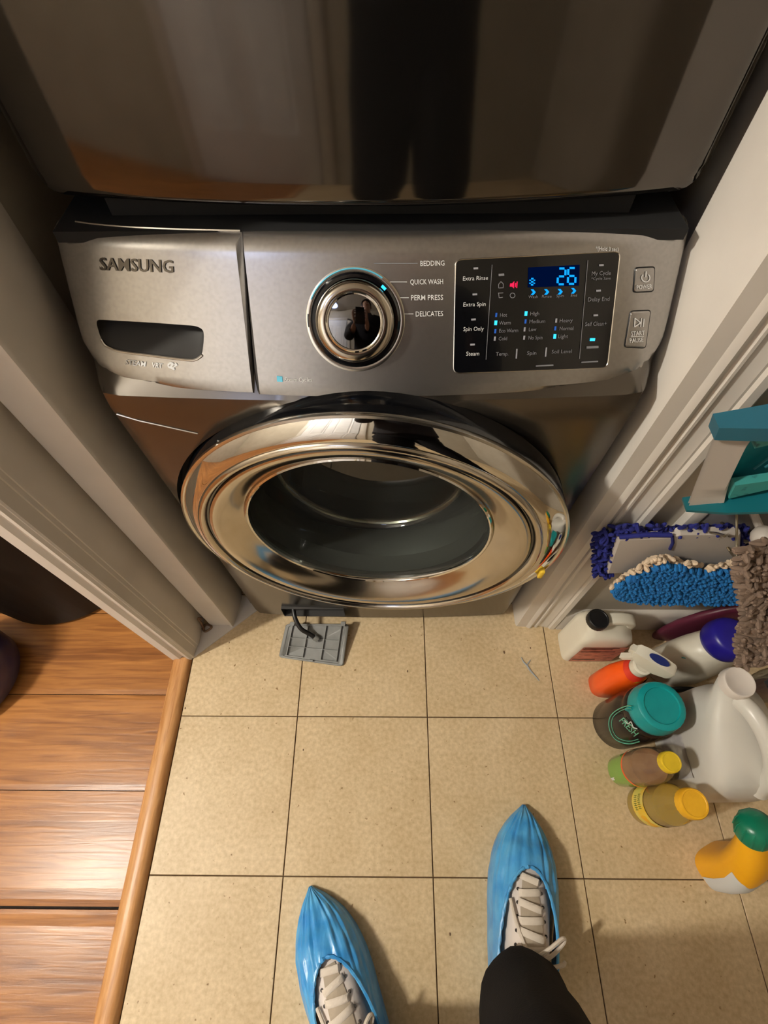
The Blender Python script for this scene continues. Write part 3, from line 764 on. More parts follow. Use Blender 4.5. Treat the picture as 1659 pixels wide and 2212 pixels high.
# power and start buttons
def button(poly, name, label):
    cx0 = sum(p[0] for p in poly)/len(poly); cy0 = sum(p[1] for p in poly)/len(poly)
    pl = rpoly(poly, 6, 4); bm = bmesh.new()
    loft(bm, [[on_panel(cx0+(x-cx0)*k, cy0+(y-cy0)*k, o) for x, y in pl] for k, o in ((1.0, -0.002), (1.0, 0.0008), (0.96, 0.0014), (0.9, 0.0014), (0.5, 0.0014), (0.05, 0.0014))])
    b = obj(name, bm, 'panel', wm, label=label)
    bm = bmesh.new(); tube(bm, [on_panel(cx0+(x-cx0)*1.02, cy0+(y-cy0)*1.02, 0.0004) for x, y in pl], 0.0007, 5, closed=True); obj('button_edge', bm, 'blackp', b)
    return b
b1 = button([(1372, 579), (1413, 577), (1410, 629), (1368, 631)], 'power_button', 'silver power button with standby symbol')
on_b = lambda x, y, o=0: on_panel(x, y, 0.0014+o)
decal(ringp(1392, 600, 10, 2.4, -50, 230) + [bar(1393, 586, 1392, 599, 2.6)], on_b, 'power_symbol', 'prnt', b1)
text_on('POWER', (1373, 625), (1406, 623), 9.5, on_b, 'lettering', 'prnt', b1, bold=0.01)
b2 = button([(1362, 673), (1404, 671), (1393, 751), (1349, 749)], 'start_button', 'silver start and pause button with play symbol')
decal([bar(1369, 687, 1368, 706, 2.3), bar(1369, 687, 1381, 697, 2.3), bar(1368, 706, 1381, 697, 2.3), bar(1383, 687, 1381, 706, 2.3), bar(1388.5, 688, 1386.5, 706, 2.3), bar(1360, 727, 1388, 726, 1.4)], on_b, 'play_symbol', 'prnt', b2)
text_on('START', (1361, 725), (1390, 723), 9.5, on_b, 'lettering', 'prnt', b2, bold=0.01)
text_on('PAUSE', (1358, 740), (1387, 738), 9.5, on_b, 'lettering', 'prnt', b2, bold=0.01)
# dial
kc = on_panel(768, 693)
nrm = Vector((0, -cos(radians(33.15)), sin(radians(33.15)))); ux = Vector((1, 0, 0)); vy = nrm.cross(ux)
KM = Matrix(((ux.x, vy.x, nrm.x, 0), (ux.y, vy.y, nrm.y, 0), (ux.z, vy.z, nrm.z, 0), (0, 0, 0, 1)))
def dial(prof, name, m, parent, n=64):
    bm = bmesh.new(); lathe(bm, prof, kc, 'Z', n, mtx=KM); return obj(name, bm, m, parent)
dl = dial([(0.0535, -0.001), (0.0530, 0.0012), (0.0505, 0.0018), (0.0480, 0.0012), (0.0478, -0.003)], 'dial', 'silver', wm); dl['label'] = 'chrome cycle selector dial with mirrored cap'
dial([(0.0482, -0.002), (0.0476, 0.0050), (0.0455, 0.0068), (0.0425, 0.0068), (0.0415, 0.004)], 'dial_collar', 'blackg', dl)
dial([(0.0418, 0.003), (0.0416, 0.0130), (0.0405, 0.0165), (0.0385, 0.0185), (0.0345, 0.0205), (0.0305, 0.0200), (0.0295, 0.0185)], 'dial_knob', 'satin', dl)
dial([(0.0300, 0.0185), (0.0298, 0.0205), (0.0285, 0.0214), (0.0272, 0.0208), (0.0268, 0.0190)], 'cap_rim', 'chrome', dl)
dial([(0.0270, 0.0195), (0.020, 0.0206), (0.010, 0.0213), (0.0, 0.0215)], 'dial_cap', 'mirror', dl)
def dpt(r, a, h): return kc + KM @ Vector((r*cos(a), r*sin(a), h))
bm = bmesh.new(); a = radians(47)
for sgn in (0,):
    q = [dpt(0.0432, a-0.06, 0.0075), dpt(0.0462, a-0.06, 0.0072), dpt(0.0462, a+0.06, 0.0072), dpt(0.0432, a+0.06, 0.0075)]
    q2 = [dpt(0.0432, a-0.06, 0.0055), dpt(0.0462, a-0.06, 0.0055), dpt(0.0462, a+0.06, 0.0055), dpt(0.0432, a+0.06, 0.0055)]
    loft(bm, [q2, q])
obj('dial_light', bm, 'led', dl, smooth=False)
bm = bmesh.new(); tube(bm, [dpt(0.0508, radians(t), 0.0019) for t in range(55, 160, 5)], 0.0009, 5); obj('steam_arc', bm, 'prntblue', dl)
bm = bmesh.new(); tube(bm, [dpt(0.0508, radians(t), 0.0019) for t in range(172, 190, 3)], 0.0007, 5); obj('print_arc', bm, 'blackp', dl)

# --- open drain-filter flap at the foot of the cabinet
bm = bmesh.new(); box(bm, (-0.352, FY+0.012, 0.045), (-0.200, FY+0.06, 0.095))
for f in [f for f in bm.faces if f.normal.y < -0.9]: bm.faces.remove(f)
obj('filter_recess', bm, 'pocket', wm, smooth=False)
HZ = 0.062
hl, hr = at_y(622, 1318, FY-0.012), at_y(753, 1338, FY-0.012)
fl0, fr0 = at_z(602, 1420, 0.004), at_z(741, 1440, 0.004)
HZ = 0.035
hl = Vector((at_z(620, 1330, HZ).x, FY-0.004, HZ)); hr = Vector((at_z(754, 1345, HZ).x, FY-0.004, HZ))
def flap_pt(u, v, h=0.0):
    P = hl.lerp(hr, u).lerp(fl0.lerp(fr0, u), v)
    nn = (fr0-fl0).cross(hl-fl0).normalized()
    if nn.z < 0: nn = -nn
    return P+nn*h
fo = rrect(0, 0, 1, 1, 0.07, 5)
bm = bmesh.new()
loft(bm, [[flap_pt(0.5+(u-0.5)*k, 0.5+(v-0.5)*k, h) for u, v in fo] for k, h in ((1, -0.003), (1, 0.0015), (0.98, 0.003), (0.90, 0.003), (0.88, 0.0015), (0.3, 0.0015), (0.03, 0.0015))])
fc = obj('filter_cover', bm, 'flap', wm, label='grey drain filter flap folded open onto the tiles')
for u in (0.12, 0.37, 0.65, 0.89):
    bm = bmesh.new(); vv0 = 0.04 if u in (0.37, 0.65) else 0.0
    loft(bm, [[flap_pt(u-0.006, v, 0.001), flap_pt(u-0.006, v, 0.008), flap_pt(u+0.006, v, 0.008), flap_pt(u+0.006, v, 0.001)] for v in (0.05, 0.9)]); obj('rib', bm, 'flap', fc, smooth=False)
for v, u0, u1 in ((0.40, 0.12, 0.89), (0.64, 0.12, 0.89), (0.90, 0.12, 0.37), (0.90, 0.65, 0.89)):
    bm = bmesh.new(); loft(bm, [[flap_pt(u, v-0.007, 0.001), flap_pt(u, v-0.007, 0.007), flap_pt(u, v+0.007, 0.007), flap_pt(u, v+0.007, 0.001)] for u in (u0, u1)]); obj('rib', bm, 'flap', fc, smooth=False)
bm = bmesh.new(); loft(bm, [[flap_pt(u, 0.93, 0.001), flap_pt(u, 0.93, 0.010), flap_pt(u, 0.97, 0.010), flap_pt(u, 0.97, 0.001)] for u in (0.48, 0.54)]); obj('catch', bm, 'flap', fc, smooth=False)
for u in (0.08, 0.88):
    bm = bmesh.new(); loft(bm, [[flap_pt(u, -0.06, 0.0), flap_pt(u, -0.06, 0.014), flap_pt(u, 0.05, 0.014), flap_pt(u, 0.05, 0.0)], [flap_pt(u+0.07, -0.06, 0.0), flap_pt(u+0.07, -0.06, 0.014), flap_pt(u+0.07, 0.05, 0.014), flap_pt(u+0.07, 0.05, 0.0)]]); obj('hinge', bm, 'flap', fc, smooth=False)
bm = bmesh.new(); p0 = at_y(644, 1305, FY+0.01); p0.z = 0.085
hs = [Vector((-0.325, FY+0.02, 0.085)), Vector((-0.318, FY-0.006, 0.078)), flap_pt(0.30, 0.12, 0.034), flap_pt(0.43, 0.26, 0.020), flap_pt(0.52, 0.36, 0.012)]
tube(bm, spline(hs, 5), 0.0055, 10); dh = obj('drain_hose', bm, 'blackp', wm)
bm = bmesh.new(); tube(bm, [flap_pt(0.50, 0.33, 0.014), flap_pt(0.56, 0.40, 0.010)], [0.008, 0.0075], 12); obj('hose_plug', bm, 'flap', dh)

# ================================================================== DRYER
dry = thing('tumble_dryer', (WX, 0.6, 1.0), 'dark glossy stainless tumble dryer stacked above the washer', 'dryer')
DZ0, DZ1 = 0.9905, 1.96
def dry_y(x):
    u = min(1.0, abs(x-WX)/0.337); a = max(0, abs(x-WX)-0.302)
    y = 0.302+0.030*u*u
    a = min(a, 0.035); y += 0.035-sqrt(max(0, 0.035**2-a*a))
    return y
r = 0.05
o2 = [(WX-0.337+r+(0.674-2*r)*i/40, DZ0) for i in range(41)] + [(WX+0.337-r+r*sin(pi/2*i/12), DZ0+r-r*cos(pi/2*i/12)) for i in range(1, 13)]
o2 += [(WX+0.337, DZ0+r+(DZ1-DZ0-r)*i/20) for i in range(1, 21)] + [(WX+0.337-0.674*i/40, DZ1) for i in range(1, 41)]
o2 += [(WX-0.337, DZ1-(DZ1-DZ0-r)*i/20) for i in range(1, 21)] + [(WX-0.337+r-r*cos(pi/2*i/12), DZ0+r-r*sin(pi/2*i/12)) for i in range(1, 12)]
def dfn(x, z):
    y = dry_y(x); d = z-DZ0; R = 0.012
    if d < R: y += R-sqrt(max(0, R*R-(R-d)**2))
    return Vector((x, y, z))
bm = bmesh.new(); rows = [DZ0+0.012*(1-cos(pi/2*k/6)) for k in range(7)] + [DZ0+r*k/6 for k in range(3, 7)] + [DZ1*k/12+(DZ0+r)*(1-k/12) for k in range(1, 13)]
rows = sorted(set(round(z, 5) for z in rows)); NX = 72
rings = []
for z in rows:
    hw = 0.337 if z >= DZ0+r else 0.337-r+sqrt(max(0, r*r-(DZ0+r-z)**2))
    hw = max(hw, 0.29)
    rings.append([dfn(WX+hw*sin(pi/2*(2*i/NX-1))**1 if False else WX+hw*(2*i/NX-1), z) for i in range(NX+1)])
loft(bm, rings, False); obj('dryer_front', bm, 'dryer', dry, ang=50)
bm = bmesh.new()
for lo, hi in (((WX-0.337, 0.36, DZ0+0.01), (WX-0.333, 0.98, DZ1)), ((WX+0.333, 0.36, DZ0+0.01), (WX+0.337, 0.98, DZ1)), ((WX-0.337, 0.36, DZ1-0.004), (WX+0.337, 0.98, DZ1)), ((WX-0.337, 0.976, DZ0), (WX+0.337, 0.98, DZ1))): box(bm, lo, hi)
obj('dryer_side', bm, 'steel', dry, smooth=False)
bm = bmesh.new(); box(bm, (WX-0.27, 0.340, 0.9675), (WX+0.27, 0.97, DZ0+0.004)); obj('stacking_base', bm, 'blackm', dry, smooth=False)
# upper door and controls, above the picture
bm = bmesh.new(); lathe(bm, [(0.24, 0.315), (0.24, 0.285), (0.22, 0.27), (0.18, 0.275), (0.16, 0.29), (0.0, 0.30)], (WX, 0, 1.55), 'Y', 64); obj('dryer_door', bm, 'blackg', dry)

# ================================================================== PERSON (only the feet and one shin are in the picture)
person = thing('person', (0.0, -0.55, 0), 'person in black trousers, white sneakers and blue shoe covers, standing before the washer', 'person')
def foot(tip, ang, side):
    """local frame: y towards the toe (0 at the heel, 0.33 at the tip of the cover), x to the right, z up"""
    R = Matrix.Rotation(-ang, 4, 'Z'); d = R @ Vector((0, 1, 0)); heel = Vector((tip[0], tip[1], 0)) - d*0.33
    FM = Matrix.Translation(heel) @ R
    # sections: (y, half width, height, x shift, roundness)
    cov = [(0.330, 0.002, 0.010, 0, 1), (0.322, 0.010, 0.020, 0, 1), (0.308, 0.024, 0.034, 0, 1), (0.290, 0.038, 0.044, 0, 1), (0.270, 0.050, 0.052, 0, 1), (0.255, 0.056, 0.064, 0, 1), (0.235, 0.062, 0.072, 0, 1), (0.20, 0.067, 0.080, 0, 1),
           (0.165, 0.067, 0.089, 0, 1), (0.13, 0.064, 0.102, 0, 1), (0.09, 0.061, 0.108, 0, 1), (0.05, 0.057, 0.108, 0, 1), (0.015, 0.046, 0.10, 0, 1), (-0.008, 0.028, 0.08, 0, 1), (-0.014, 0.006, 0.05, 0, 1)]
    sh = [(0.272, 0.006, 0.020), (0.268, 0.020, 0.030), (0.255, 0.033, 0.042), (0.235, 0.043, 0.054), (0.20, 0.049, 0.068), (0.165, 0.049, 0.082), (0.13, 0.046, 0.096), (0.09, 0.044, 0.108), (0.05, 0.043, 0.112), (0.02, 0.038, 0.11), (0.003, 0.024, 0.10), (-0.002, 0.006, 0.09)]
    def interp(tab, y):
        for a, b in zip(tab, tab[1:]):
            if b[0] <= y <= a[0]:
                t = (a[0]-y)/(a[0]-b[0]); return [a[k]+(b[k]-a[k])*t for k in range(3)]
        return list(tab[0][:3]) if y > tab[0][0] else list(tab[-1][:3])
    def surf(tab, y, th, wr=0.0):
        _, hw, h = interp(tab, y)[:3]
        c, s = cos(th), sin(th)
        x = hw*(abs(c)**0.75)*(1 if c > 0 else -1); z = h*(abs(s)**0.8)
        if wr:
            f = sin(th*23+y*9)*0.6+sin(th*37+y*41+side)*0.4+0.5*sin(y*120+th*11)
            k = wr*f*max(0.15, s); x += c*k; z += s*k
        return Vector((x, y, max(z, 0.0)))
    OC, OA, OB = 0.095, 0.128, 0.051       # opening of the cover: centre y, half length, half width
    def inside(x, y): return ((y-OC)/OA)**2+(x/OB)**2 < 1
    NY, NT = 84, 64; ys = [0.330-0.344*i/NY for i in range(NY+1)]
    bm = bmesh.new(); grid = []
    for y in ys:
        row = []
        for k in range(NT+1):
            th = pi*k/NT; p = surf(cov, y, th, 0.0026 if 0.19 < y < 0.315 else 0.0016)
            row.append(bm.verts.new(FM @ Vector((p.x, p.y, p.z+0.0015)))); 
        grid.append(row)
    loc = [[surf(cov, y, pi*k/NT) for k in range(NT+1)] for y in ys]
    for i in range(NY):
        for k in range(NT):
            cx = sum(loc[a][b].x for a, b in ((i, k), (i+1, k), (i, k+1), (i+1, k+1)))/4; cy = (ys[i]+ys[i+1])/2
            if inside(cx, cy) and loc[i][k].z > 0.03: continue
            bm.faces.new((grid[i][k], grid[i][k+1], grid[i+1][k+1], grid[i+1][k]))
    for v in [v for v in bm.verts if not v.link_faces]: bm.verts.remove(v)
    bot = [FM @ Vector((p[0].x, p[0].y, 0.001)) for p in loc] + [FM @ Vector((p[-1].x, p[-1].y, 0.001)) for p in loc[::-1]]
    bmesh.ops.remove_doubles(bm, verts=bm.verts[:], dist=1e-6)
    sc = obj('shoe_cover', bm, 'coverblue', person, ang=75, label='crinkled blue plastic overshoe with a pointed toe', recalc=True)
    # gathered elastic edge
    bm = bmesh.new(); pts = []
    for i in range(72):
        a = 2*pi*i/72; x, y = (OB+0.001)*cos(a), OC+(OA+0.001)*sin(a)
        _, hw, h = interp(cov, y)
        xx = max(-1, min(1, x/hw)); th = math.acos(abs(xx)**(1/0.75))
        pts.append(FM @ Vector((x, y, h*(sin(th)**0.8)+0.002+0.0012*sin(i*2.4))))
    tube(bm, pts, [0.0030+0.0010*sin(i*3.1) for i in range(72)], 6, closed=True); obj('elastic_edge', bm, 'coverblue', sc)
    # sneaker
    NY2, NT2 = 40, 32; ys2 = [0.272-0.274*i/NY2 for i in range(NY2+1)]
    bm = bmesh.new(); rings = [[FM @ (surf(sh, y, pi*k/NT2)+Vector((0, 0, 0.003))) for k in range(NT2+1)] for y in ys2]
    loft(bm, rings, False); shoe = obj('sneaker', bm, 'leather', person, ang=60, label='white leather lace-up sneaker with perforations')
    def top(x, y, dz=0.0):
        _, hw, h = interp(sh, y); xx = max(-0.98, min(0.98, x/hw)); th = math.acos(abs(xx)**(1/0.75)); return FM @ Vector((x, y, h*(sin(th)**0.8)+0.003+dz))
    # tongue between the eyelet rows
    bm = bmesh.new(); rings = []
    for i in range(11):
        y = 0.212-0.130*i/10; wv = 0.012+0.007*min(1, i/4)
        rings.append([top(-wv+2*wv*k/6, y, 0.0022+0.0015*(1-abs(k-3)/3)+(0.010*(i-8)/2 if i > 8 else 0)) for k in range(7)])
    loft(bm, rings, False); obj('tongue', bm, 'tongue', shoe)
    for i in range(6):
        y = 0.206-0.020*i; wv = 0.0165+0.0012*i
        for s in (-1, 1):
            bm = bmesh.new(); c = top(s*wv*1.22, y, 0.0008); lathe(bm, [(0.0030, 0.0), (0.0026, 0.0008), (0.0, 0.0010)], c, n=10); obj('eyelet', bm, 'eyelet', shoe)
        if i < 6:
            bm = bmesh.new()
            pts = [top(x*wv*1.15, y-0.0015+0.006*x*(1 if i % 2 else -1)*0.6, 0.0062 if abs(x) < 0.9 else 0.002) for x in (-1.02, -0.8, -0.4, 0, 0.4, 0.8, 1.02)]
            R2 = []
            for a, b in zip(pts, pts[1:]+[pts[-1]+(pts[-1]-pts[-2])]):
                t = (b-a).normalized(); up = Vector((0, 0, 1)); s_ = t.cross(up).normalized()
                R2.append([a+s_*0.0058*cos(q)+up*0.0018*sin(q) for q in [2*pi*j/8 for j in range(8)]])
            loft(bm, R2); obj('lace', bm, 'lace', shoe)
    # bow
    kn = top(0, 0.058, 0.012)
    def L(x, y, z): return FM @ Vector((x, y+0.034, z-0.010))
    sgn = 1
    for pts in ([(0, 0.060, 0.122), (0.022, 0.080, 0.138), (0.046, 0.098, 0.134), (0.050, 0.092, 0.126), (0.030, 0.070, 0.124), (0.004, 0.058, 0.121)],
                [(0, 0.058, 0.122), (-0.022, 0.046, 0.134), (-0.040, 0.040, 0.128), (-0.036, 0.034, 0.120), (-0.014, 0.050, 0.120)],
                [(0, 0.058, 0.122), (0.022, 0.054, 0.128), (0.050, 0.060, 0.118), (0.056, 0.064, 0.112)],
                [(0, 0.058, 0.122), (0.016, 0.040, 0.122), (0.036, 0.012, 0.112)],
                [(-0.036, 0.135, 0.090), (-0.028, 0.105, 0.106), (-0.012, 0.072, 0.118), (0, 0.058, 0.121)]):
        bm = bmesh.new(); tube(bm, spline([L(*p) for p in pts], 5), 0.0034, 7); obj('lace', bm, 'lace', shoe)
    bm = bmesh.new(); bmesh.ops.create_icosphere(bm, subdivisions=2, radius=0.007, matrix=Matrix.Translation(L(0, 0.058, 0.122))); obj('lace_knot', bm, 'lace', shoe)
    # padded collar
    bm = bmesh.new(); pts = [L(0.040*cos(a), 0.022+0.040*sin(a), 0.112+0.008*sin(a)) for a in [2*pi*i/24 for i in range(24)]]
    tube(bm, pts, 0.008, 8, closed=True); obj('shoe_collar', bm, 'leather', shoe)
    return FM
FR = foot((0.199, -0.176), radians(9.5), 1)
FL = foot((-0.248, -0.320), radians(-25), -1)
ankR = FR @ Vector((0, 0.045, 0)); ankL = FL @ Vector((0, 0.045, 0))
# trousers: two legs joined at the hips, one mesh
def leg_rings(ank, hip, knee, n=28):
    sec = [(0.100, 0.076, 0.082, 0), (0.098, 0.080, 0.086, 0), (0.115, 0.080, 0.086, 0), (0.17, 0.076, 0.082, 1), (0.26, 0.077, 0.082, 2), (0.36, 0.080, 0.085, 3), (0.50, 0.086, 0.090, 4), (0.64, 0.094, 0.098, 5), (0.78, 0.100, 0.108, 6), (0.86, 0.100, 0.115, 7)]
    rings = []
    for q, (z, rx, ry, k) in enumerate(sec):
        t = z
        if z < 0.5: f = (z-0.09)/(0.41); c = Vector((ank.x, ank.y, 0)).lerp(knee, max(0, f))
        else: f = (z-0.5)/0.36; c = knee.lerp(hip, f)
        ring = []
        for i in range(n):
            a = 2*pi*i/n; w_ = 1+0.03*sin(3*a+z*22)+0.015*sin(7*a-z*40)
            dz = (0.022*max(0, sin(a)) if q < 3 else 0)
            ring.append(Vector((c.x+rx*w_*cos(a), c.y+ry*w_*sin(a), z+dz)))
        if q == 0: ring = [Vector((c.x+(p.x-c.x)*0.93, c.y+(p.y-c.y)*0.93, p.z+0.012)) for p in ring]
        rings.append(ring)
    return rings
hipR, hipL = Vector((0.085, -0.615, 0)), Vector((-0.085, -0.615, 0))
kneeR, kneeL = Vector((0.100, -0.490, 0)), Vector((-0.115, -0.56, 0))
bm = bmesh.new()
loft(bm, leg_rings(ankR+Vector((-0.012, -0.020, 0)), hipR, kneeR), True, False, False); loft(bm, leg_rings(ankL, hipL, kneeL), True, False, False)
rings = []
for z, rx, ry in ((0.80, 0.175, 0.10), (0.86, 0.188, 0.118), (0.93, 0.185, 0.122), (1.0, 0.170, 0.115), (1.04, 0.165, 0.112)):
    rings.append([Vector((rx*cos(2*pi*i/36), -0.63+ry*sin(2*pi*i/36), z)) for i in range(36)])
loft(bm, rings, True, True, False)
obj('trousers', bm, 'trouser', person, ang=80, label='black loose trousers')
# body: one skinned mesh (legs inside the trousers, torso, arms, hands, head)
def skin_body():
    V = []; E_ = []; Rr = []
    def add(p, r, par=None):
        V.append(p); Rr.append(r if isinstance(r, tuple) else (r, r))
        if par is not None: E_.append((par, len(V)-1))
        return len(V)-1
    pel = add((0, -0.63, 0.95), (0.13, 0.095))
    for hp, kn, ak in ((hipR, kneeR, ankR), (hipL, kneeL, ankL)):
        a = add((hp.x, hp.y, 0.86), 0.075, pel); b = add((kn.x, kn.y, 0.5), 0.055, a); c = add((ak.x, ak.y, 0.13), 0.036, b); add((ak.x, ak.y+0.005, 0.05), 0.034, c)
    ab = add((0, -0.635, 1.10), (0.13, 0.09), pel); ch = add((0, -0.635, 1.28), (0.155, 0.105), ab); sh = add((0, -0.635, 1.41), (0.12, 0.075), ch)
    nk = add((0, -0.625, 1.49), 0.052, sh); hd0 = add((0, -0.605, 1.56), (0.066, 0.075), nk); hd1 = add((0, -0.60, 1.65), (0.075, 0.092), hd0); add((0, -0.61, 1.72), (0.055, 0.07), hd1)
    for s in (1, -1):
        so = add((s*0.155, -0.635, 1.405), 0.062, sh); el = add((s*0.225-0.02, -0.56, 1.17), 0.044, so)
        wx = -0.114+s*0.054; wr = add((wx+s*0.012, -0.375, 1.180), 0.027, el); pm = add((wx+s*0.004, -0.312, 1.212), (0.018, 0.032), wr)
        for k in range(4):
            y0 = -0.278+0.017*k; z0 = 1.222+0.0100*k
            a = add((wx+s*0.006, y0-0.010, z0), 0.0092, pm); b = add((wx+s*0.004, y0+0.004, z0+0.018), 0.0084, a); add((wx-s*(0.020+0.003*(k % 2)), y0+0.002, z0+0.024), 0.0076, b)
        a = add((wx-s*0.010, -0.318, 1.232), 0.0110, pm); add((wx-s*0.030, -0.296, 1.246), 0.0095, a)
    me = bpy.data.meshes.new('body'); me.from_pydata([Vector(v)-ROOT[person.name] for v in V], E_, [])
    o = bpy.data.objects.new('body', me); COL.objects.link(o); o.parent = person; ROOT[o.name] = ROOT[person.name]
    md = o.modifiers.new('skin', 'SKIN'); md.use_smooth_shade = True
    for i, r_ in enumerate(Rr): me.skin_vertices[0].data[i].radius = r_
    me.skin_vertices[0].data[0].use_root = True
    sd = o.modifiers.new('sub', 'SUBSURF'); sd.levels = 2; sd.render_levels = 2
    me.materials.append(M['skin']); return o
body = skin_body()
# jacket, cap of hair and face
bm = bmesh.new(); rings = []
for z, rx, ry in ((0.94, 0.200, 0.135), (1.0, 0.195, 0.135), (1.1, 0.19, 0.13), (1.2, 0.20, 0.135), (1.3, 0.215, 0.14), (1.38, 0.21, 0.125), (1.44, 0.16, 0.10), (1.48, 0.085, 0.075), (1.52, 0.068, 0.068)):
    rings.append([Vector((rx*cos(2*pi*i/36), -0.635+ry*sin(2*pi*i/36), z+0.01*sin(5*2*pi*i/36)*(z < 0.97))) for i in range(36)])
loft(bm, rings, True, False, False)
for s in (1, -1):
    pts = spline([(s*0.085, -0.635, 1.405), (s*0.165, -0.635, 1.385), (s*0.220, -0.61, 1.28), (s*0.23-0.02, -0.56, 1.17), (s*0.15-0.07, -0.46, 1.165), (-0.114+s*0.066, -0.385, 1.177)], 5)
    tube(bm, pts, [0.092-0.050*i/(len(pts)-1) for i in range(len(pts))], 18, caps=False)
obj('jacket', bm, 'jacket', person, ang=80, label='dark jacket')
bm = bmesh.new(); bmesh.ops.create_uvsphere(bm, u_segments=24, v_segments=14, radius=1)
for v in list(bm.verts):
    v.co = Vector((v.co.x*0.086, -0.615+v.co.y*0.108, 1.66+v.co.z*0.105))
bmesh.ops.delete(bm, geom=[v for v in bm.verts if v.co.y > -0.56 and v.co.z < 1.70 or v.co.z < 1.58], context='VERTS')
obj('hair', bm, 'hair', person)
bm = bmesh.new(); loft(bm, [[Vector((x*s_, y, z)) for x, s_ in ((-0.013, 1), (0.013, 1), (0.006, 1), (-0.006, 1))] for y, z in ((-0.540, 1.592), (-0.506, 1.602), (-0.535, 1.645))]); obj('nose', bm, 'skin', person)
for s in (-1, 1):
    bm = bmesh.new(); bmesh.ops.create_uvsphere(bm, u_segments=12, v_segments=8, radius=0.011, matrix=Matrix.Translation((s*0.028, -0.5375, 1.640))); obj('eye', bm, 'whitep', person)
    bm = bmesh.new(); bmesh.ops.create_uvsphere(bm, u_segments=12, v_segments=8, radius=1, matrix=Matrix.Translation((s*0.080, -0.61, 1.625)) @ Matrix.Diagonal((0.010, 0.020, 0.030, 1))); obj('ear', bm, 'skin', person)
bm = bmesh.new(); tube(bm, [(-0.020, -0.545, 1.570), (0, -0.538, 1.569), (0.020, -0.545, 1.570)], 0.005, 8); obj('mouth', bm, 'skin', person)
# phone held at the eye of the camera
PH = Matrix.Translation(CAM-FW*0.012) @ Matrix(((RT.x, UP.x, -FW.x, 0), (RT.y, UP.y, -FW.y, 0), (RT.z, UP.z, -FW.z, 0), (0, 0, 0, 1)))
phone = thing('smartphone', tuple(PH @ Vector((0, -0.055, 0))), 'slim black smartphone held in both hands before the jacket', 'phone')
bm = bmesh.new(); box(bm, (-0.062, -0.137, 0.0), (0.014, 0.021, 0.008), 0.003, PH); obj('case', bm, 'blackp', phone)
bm = bmesh.new(); box(bm, (-0.059, -0.134, 0.0082), (0.011, 0.018, 0.0086), 0, PH); obj('screen', bm, 'blackg', phone)

# ================================================================== BOTTLES ON THE FLOOR
def sup(c, rx, ry, p=2.0, n=36, rot=0.0):
    out = []
    for i in range(n):
        a = 2*pi*i/n; ca, sa = cos(a), sin(a)
        x = rx*(abs(ca)**(2/p))*(1 if ca >= 0 else -1); y = ry*(abs(sa)**(2/p))*(1 if sa >= 0 else -1)
        out.append(Vector((c[0]+x*cos(rot)-y*sin(rot), c[1]+x*sin(rot)+y*cos(rot), c[2])))
    return out
def body_of(secs, name, m, parent, n=40, rot=0.0, cap0=True, cap1=True, ang=50, **k):
    """secs = [(x, y, z, rx, ry, p)]"""
    bm = bmesh.new(); loft(bm, [sup((x, y, z), rx, ry, p, n, rot) for x, y, z, rx, ry, p in secs], True, cap0, cap1); return obj(name, bm, m, parent, ang=ang, **k)
def cap_of(c, r, h, name, m, parent, ribs=0, top=0.9):
    bm = bmesh.new(); n = 48; rings = []
    for rr, z in ((1.0, 0), (1.0, h*0.75), (0.97, h*0.9), (top, h), (top*0.9, h), (top*0.86, h*0.96), (0.02, h*0.96)):
        rings.append([Vector((c[0]+r*rr*(1+(0.02*(i % 2) if ribs and rr > 0.96 else 0))*cos(2*pi*i/n), c[1]+r*rr*(1+(0.02*(i % 2) if ribs and rr > 0.96 else 0))*sin(2*pi*i/n), c[2]+z)) for i in range(n)])
    loft(bm, rings); return obj(name, bm, m, parent, ang=40)
def curve_label(c, r, z0, z1, a0, a1, m, name, parent, ry=None, p=2, n=18, grow=0.0008):
    bm = bmesh.new(); ry = ry or r
    rings = [[Vector((c[0]+(r+grow)*cos(a), c[1]+(ry+grow)*sin(a), z)) for a in [a0+(a1-a0)*i/n for i in range(n+1)]] for z in (z0, z1)]
    loft(bm, rings, False); return obj(name, bm, m, parent)
def on_cyl(c, r):
    """pixel -> point on an upright cylinder"""
    def f(px, py, off=0.0):
        d = ray(px, py); ox, oy = CAM.x-c[0], CAM.y-c[1]
        A = d.x**2+d.y**2; B = 2*(ox*d.x+oy*d.y); C = ox*ox+oy*oy-(r+off)**2
        D = B*B-4*A*C
        t = (-B-sqrt(D))/(2*A) if D > 0 else -B/(2*A)
        return CAM+d*t
    return f

# 1 white rectangular jug with black cap
t = thing('cleaner_jug', (0.395, 0.168, 0), 'small white rectangular jug with black screw cap and side handle beside the casing', 'jug')
secs = [(0.396, 0.168, 0.000, 0.056, 0.036, 5), (0.396, 0.168, 0.003, 0.060, 0.039, 6), (0.396, 0.168, 0.140, 0.060, 0.039, 6), (0.394, 0.168, 0.158, 0.055, 0.037, 5), (0.380, 0.168, 0.172, 0.036, 0.033, 3.4), (0.365, 0.168, 0.180, 0.023, 0.023, 2.2), (0.362, 0.168, 0.186, 0.0185, 0.0185, 2), (0.362, 0.168, 0.196, 0.0185, 0.0185, 2)]
body_of(secs, 'jug_body', 'whitep', t, n=56)
cap_of((0.362, 0.168, 0.192), 0.0225, 0.017, 'cap', 'blackp', t, 1)
bm = bmesh.new(); pts = spline([(0.380, 0.172, 0.180), (0.400, 0.174, 0.187), (0.432, 0.175, 0.182), (0.447, 0.175, 0.168), (0.449, 0.175, 0.120)], 6)
R2 = []
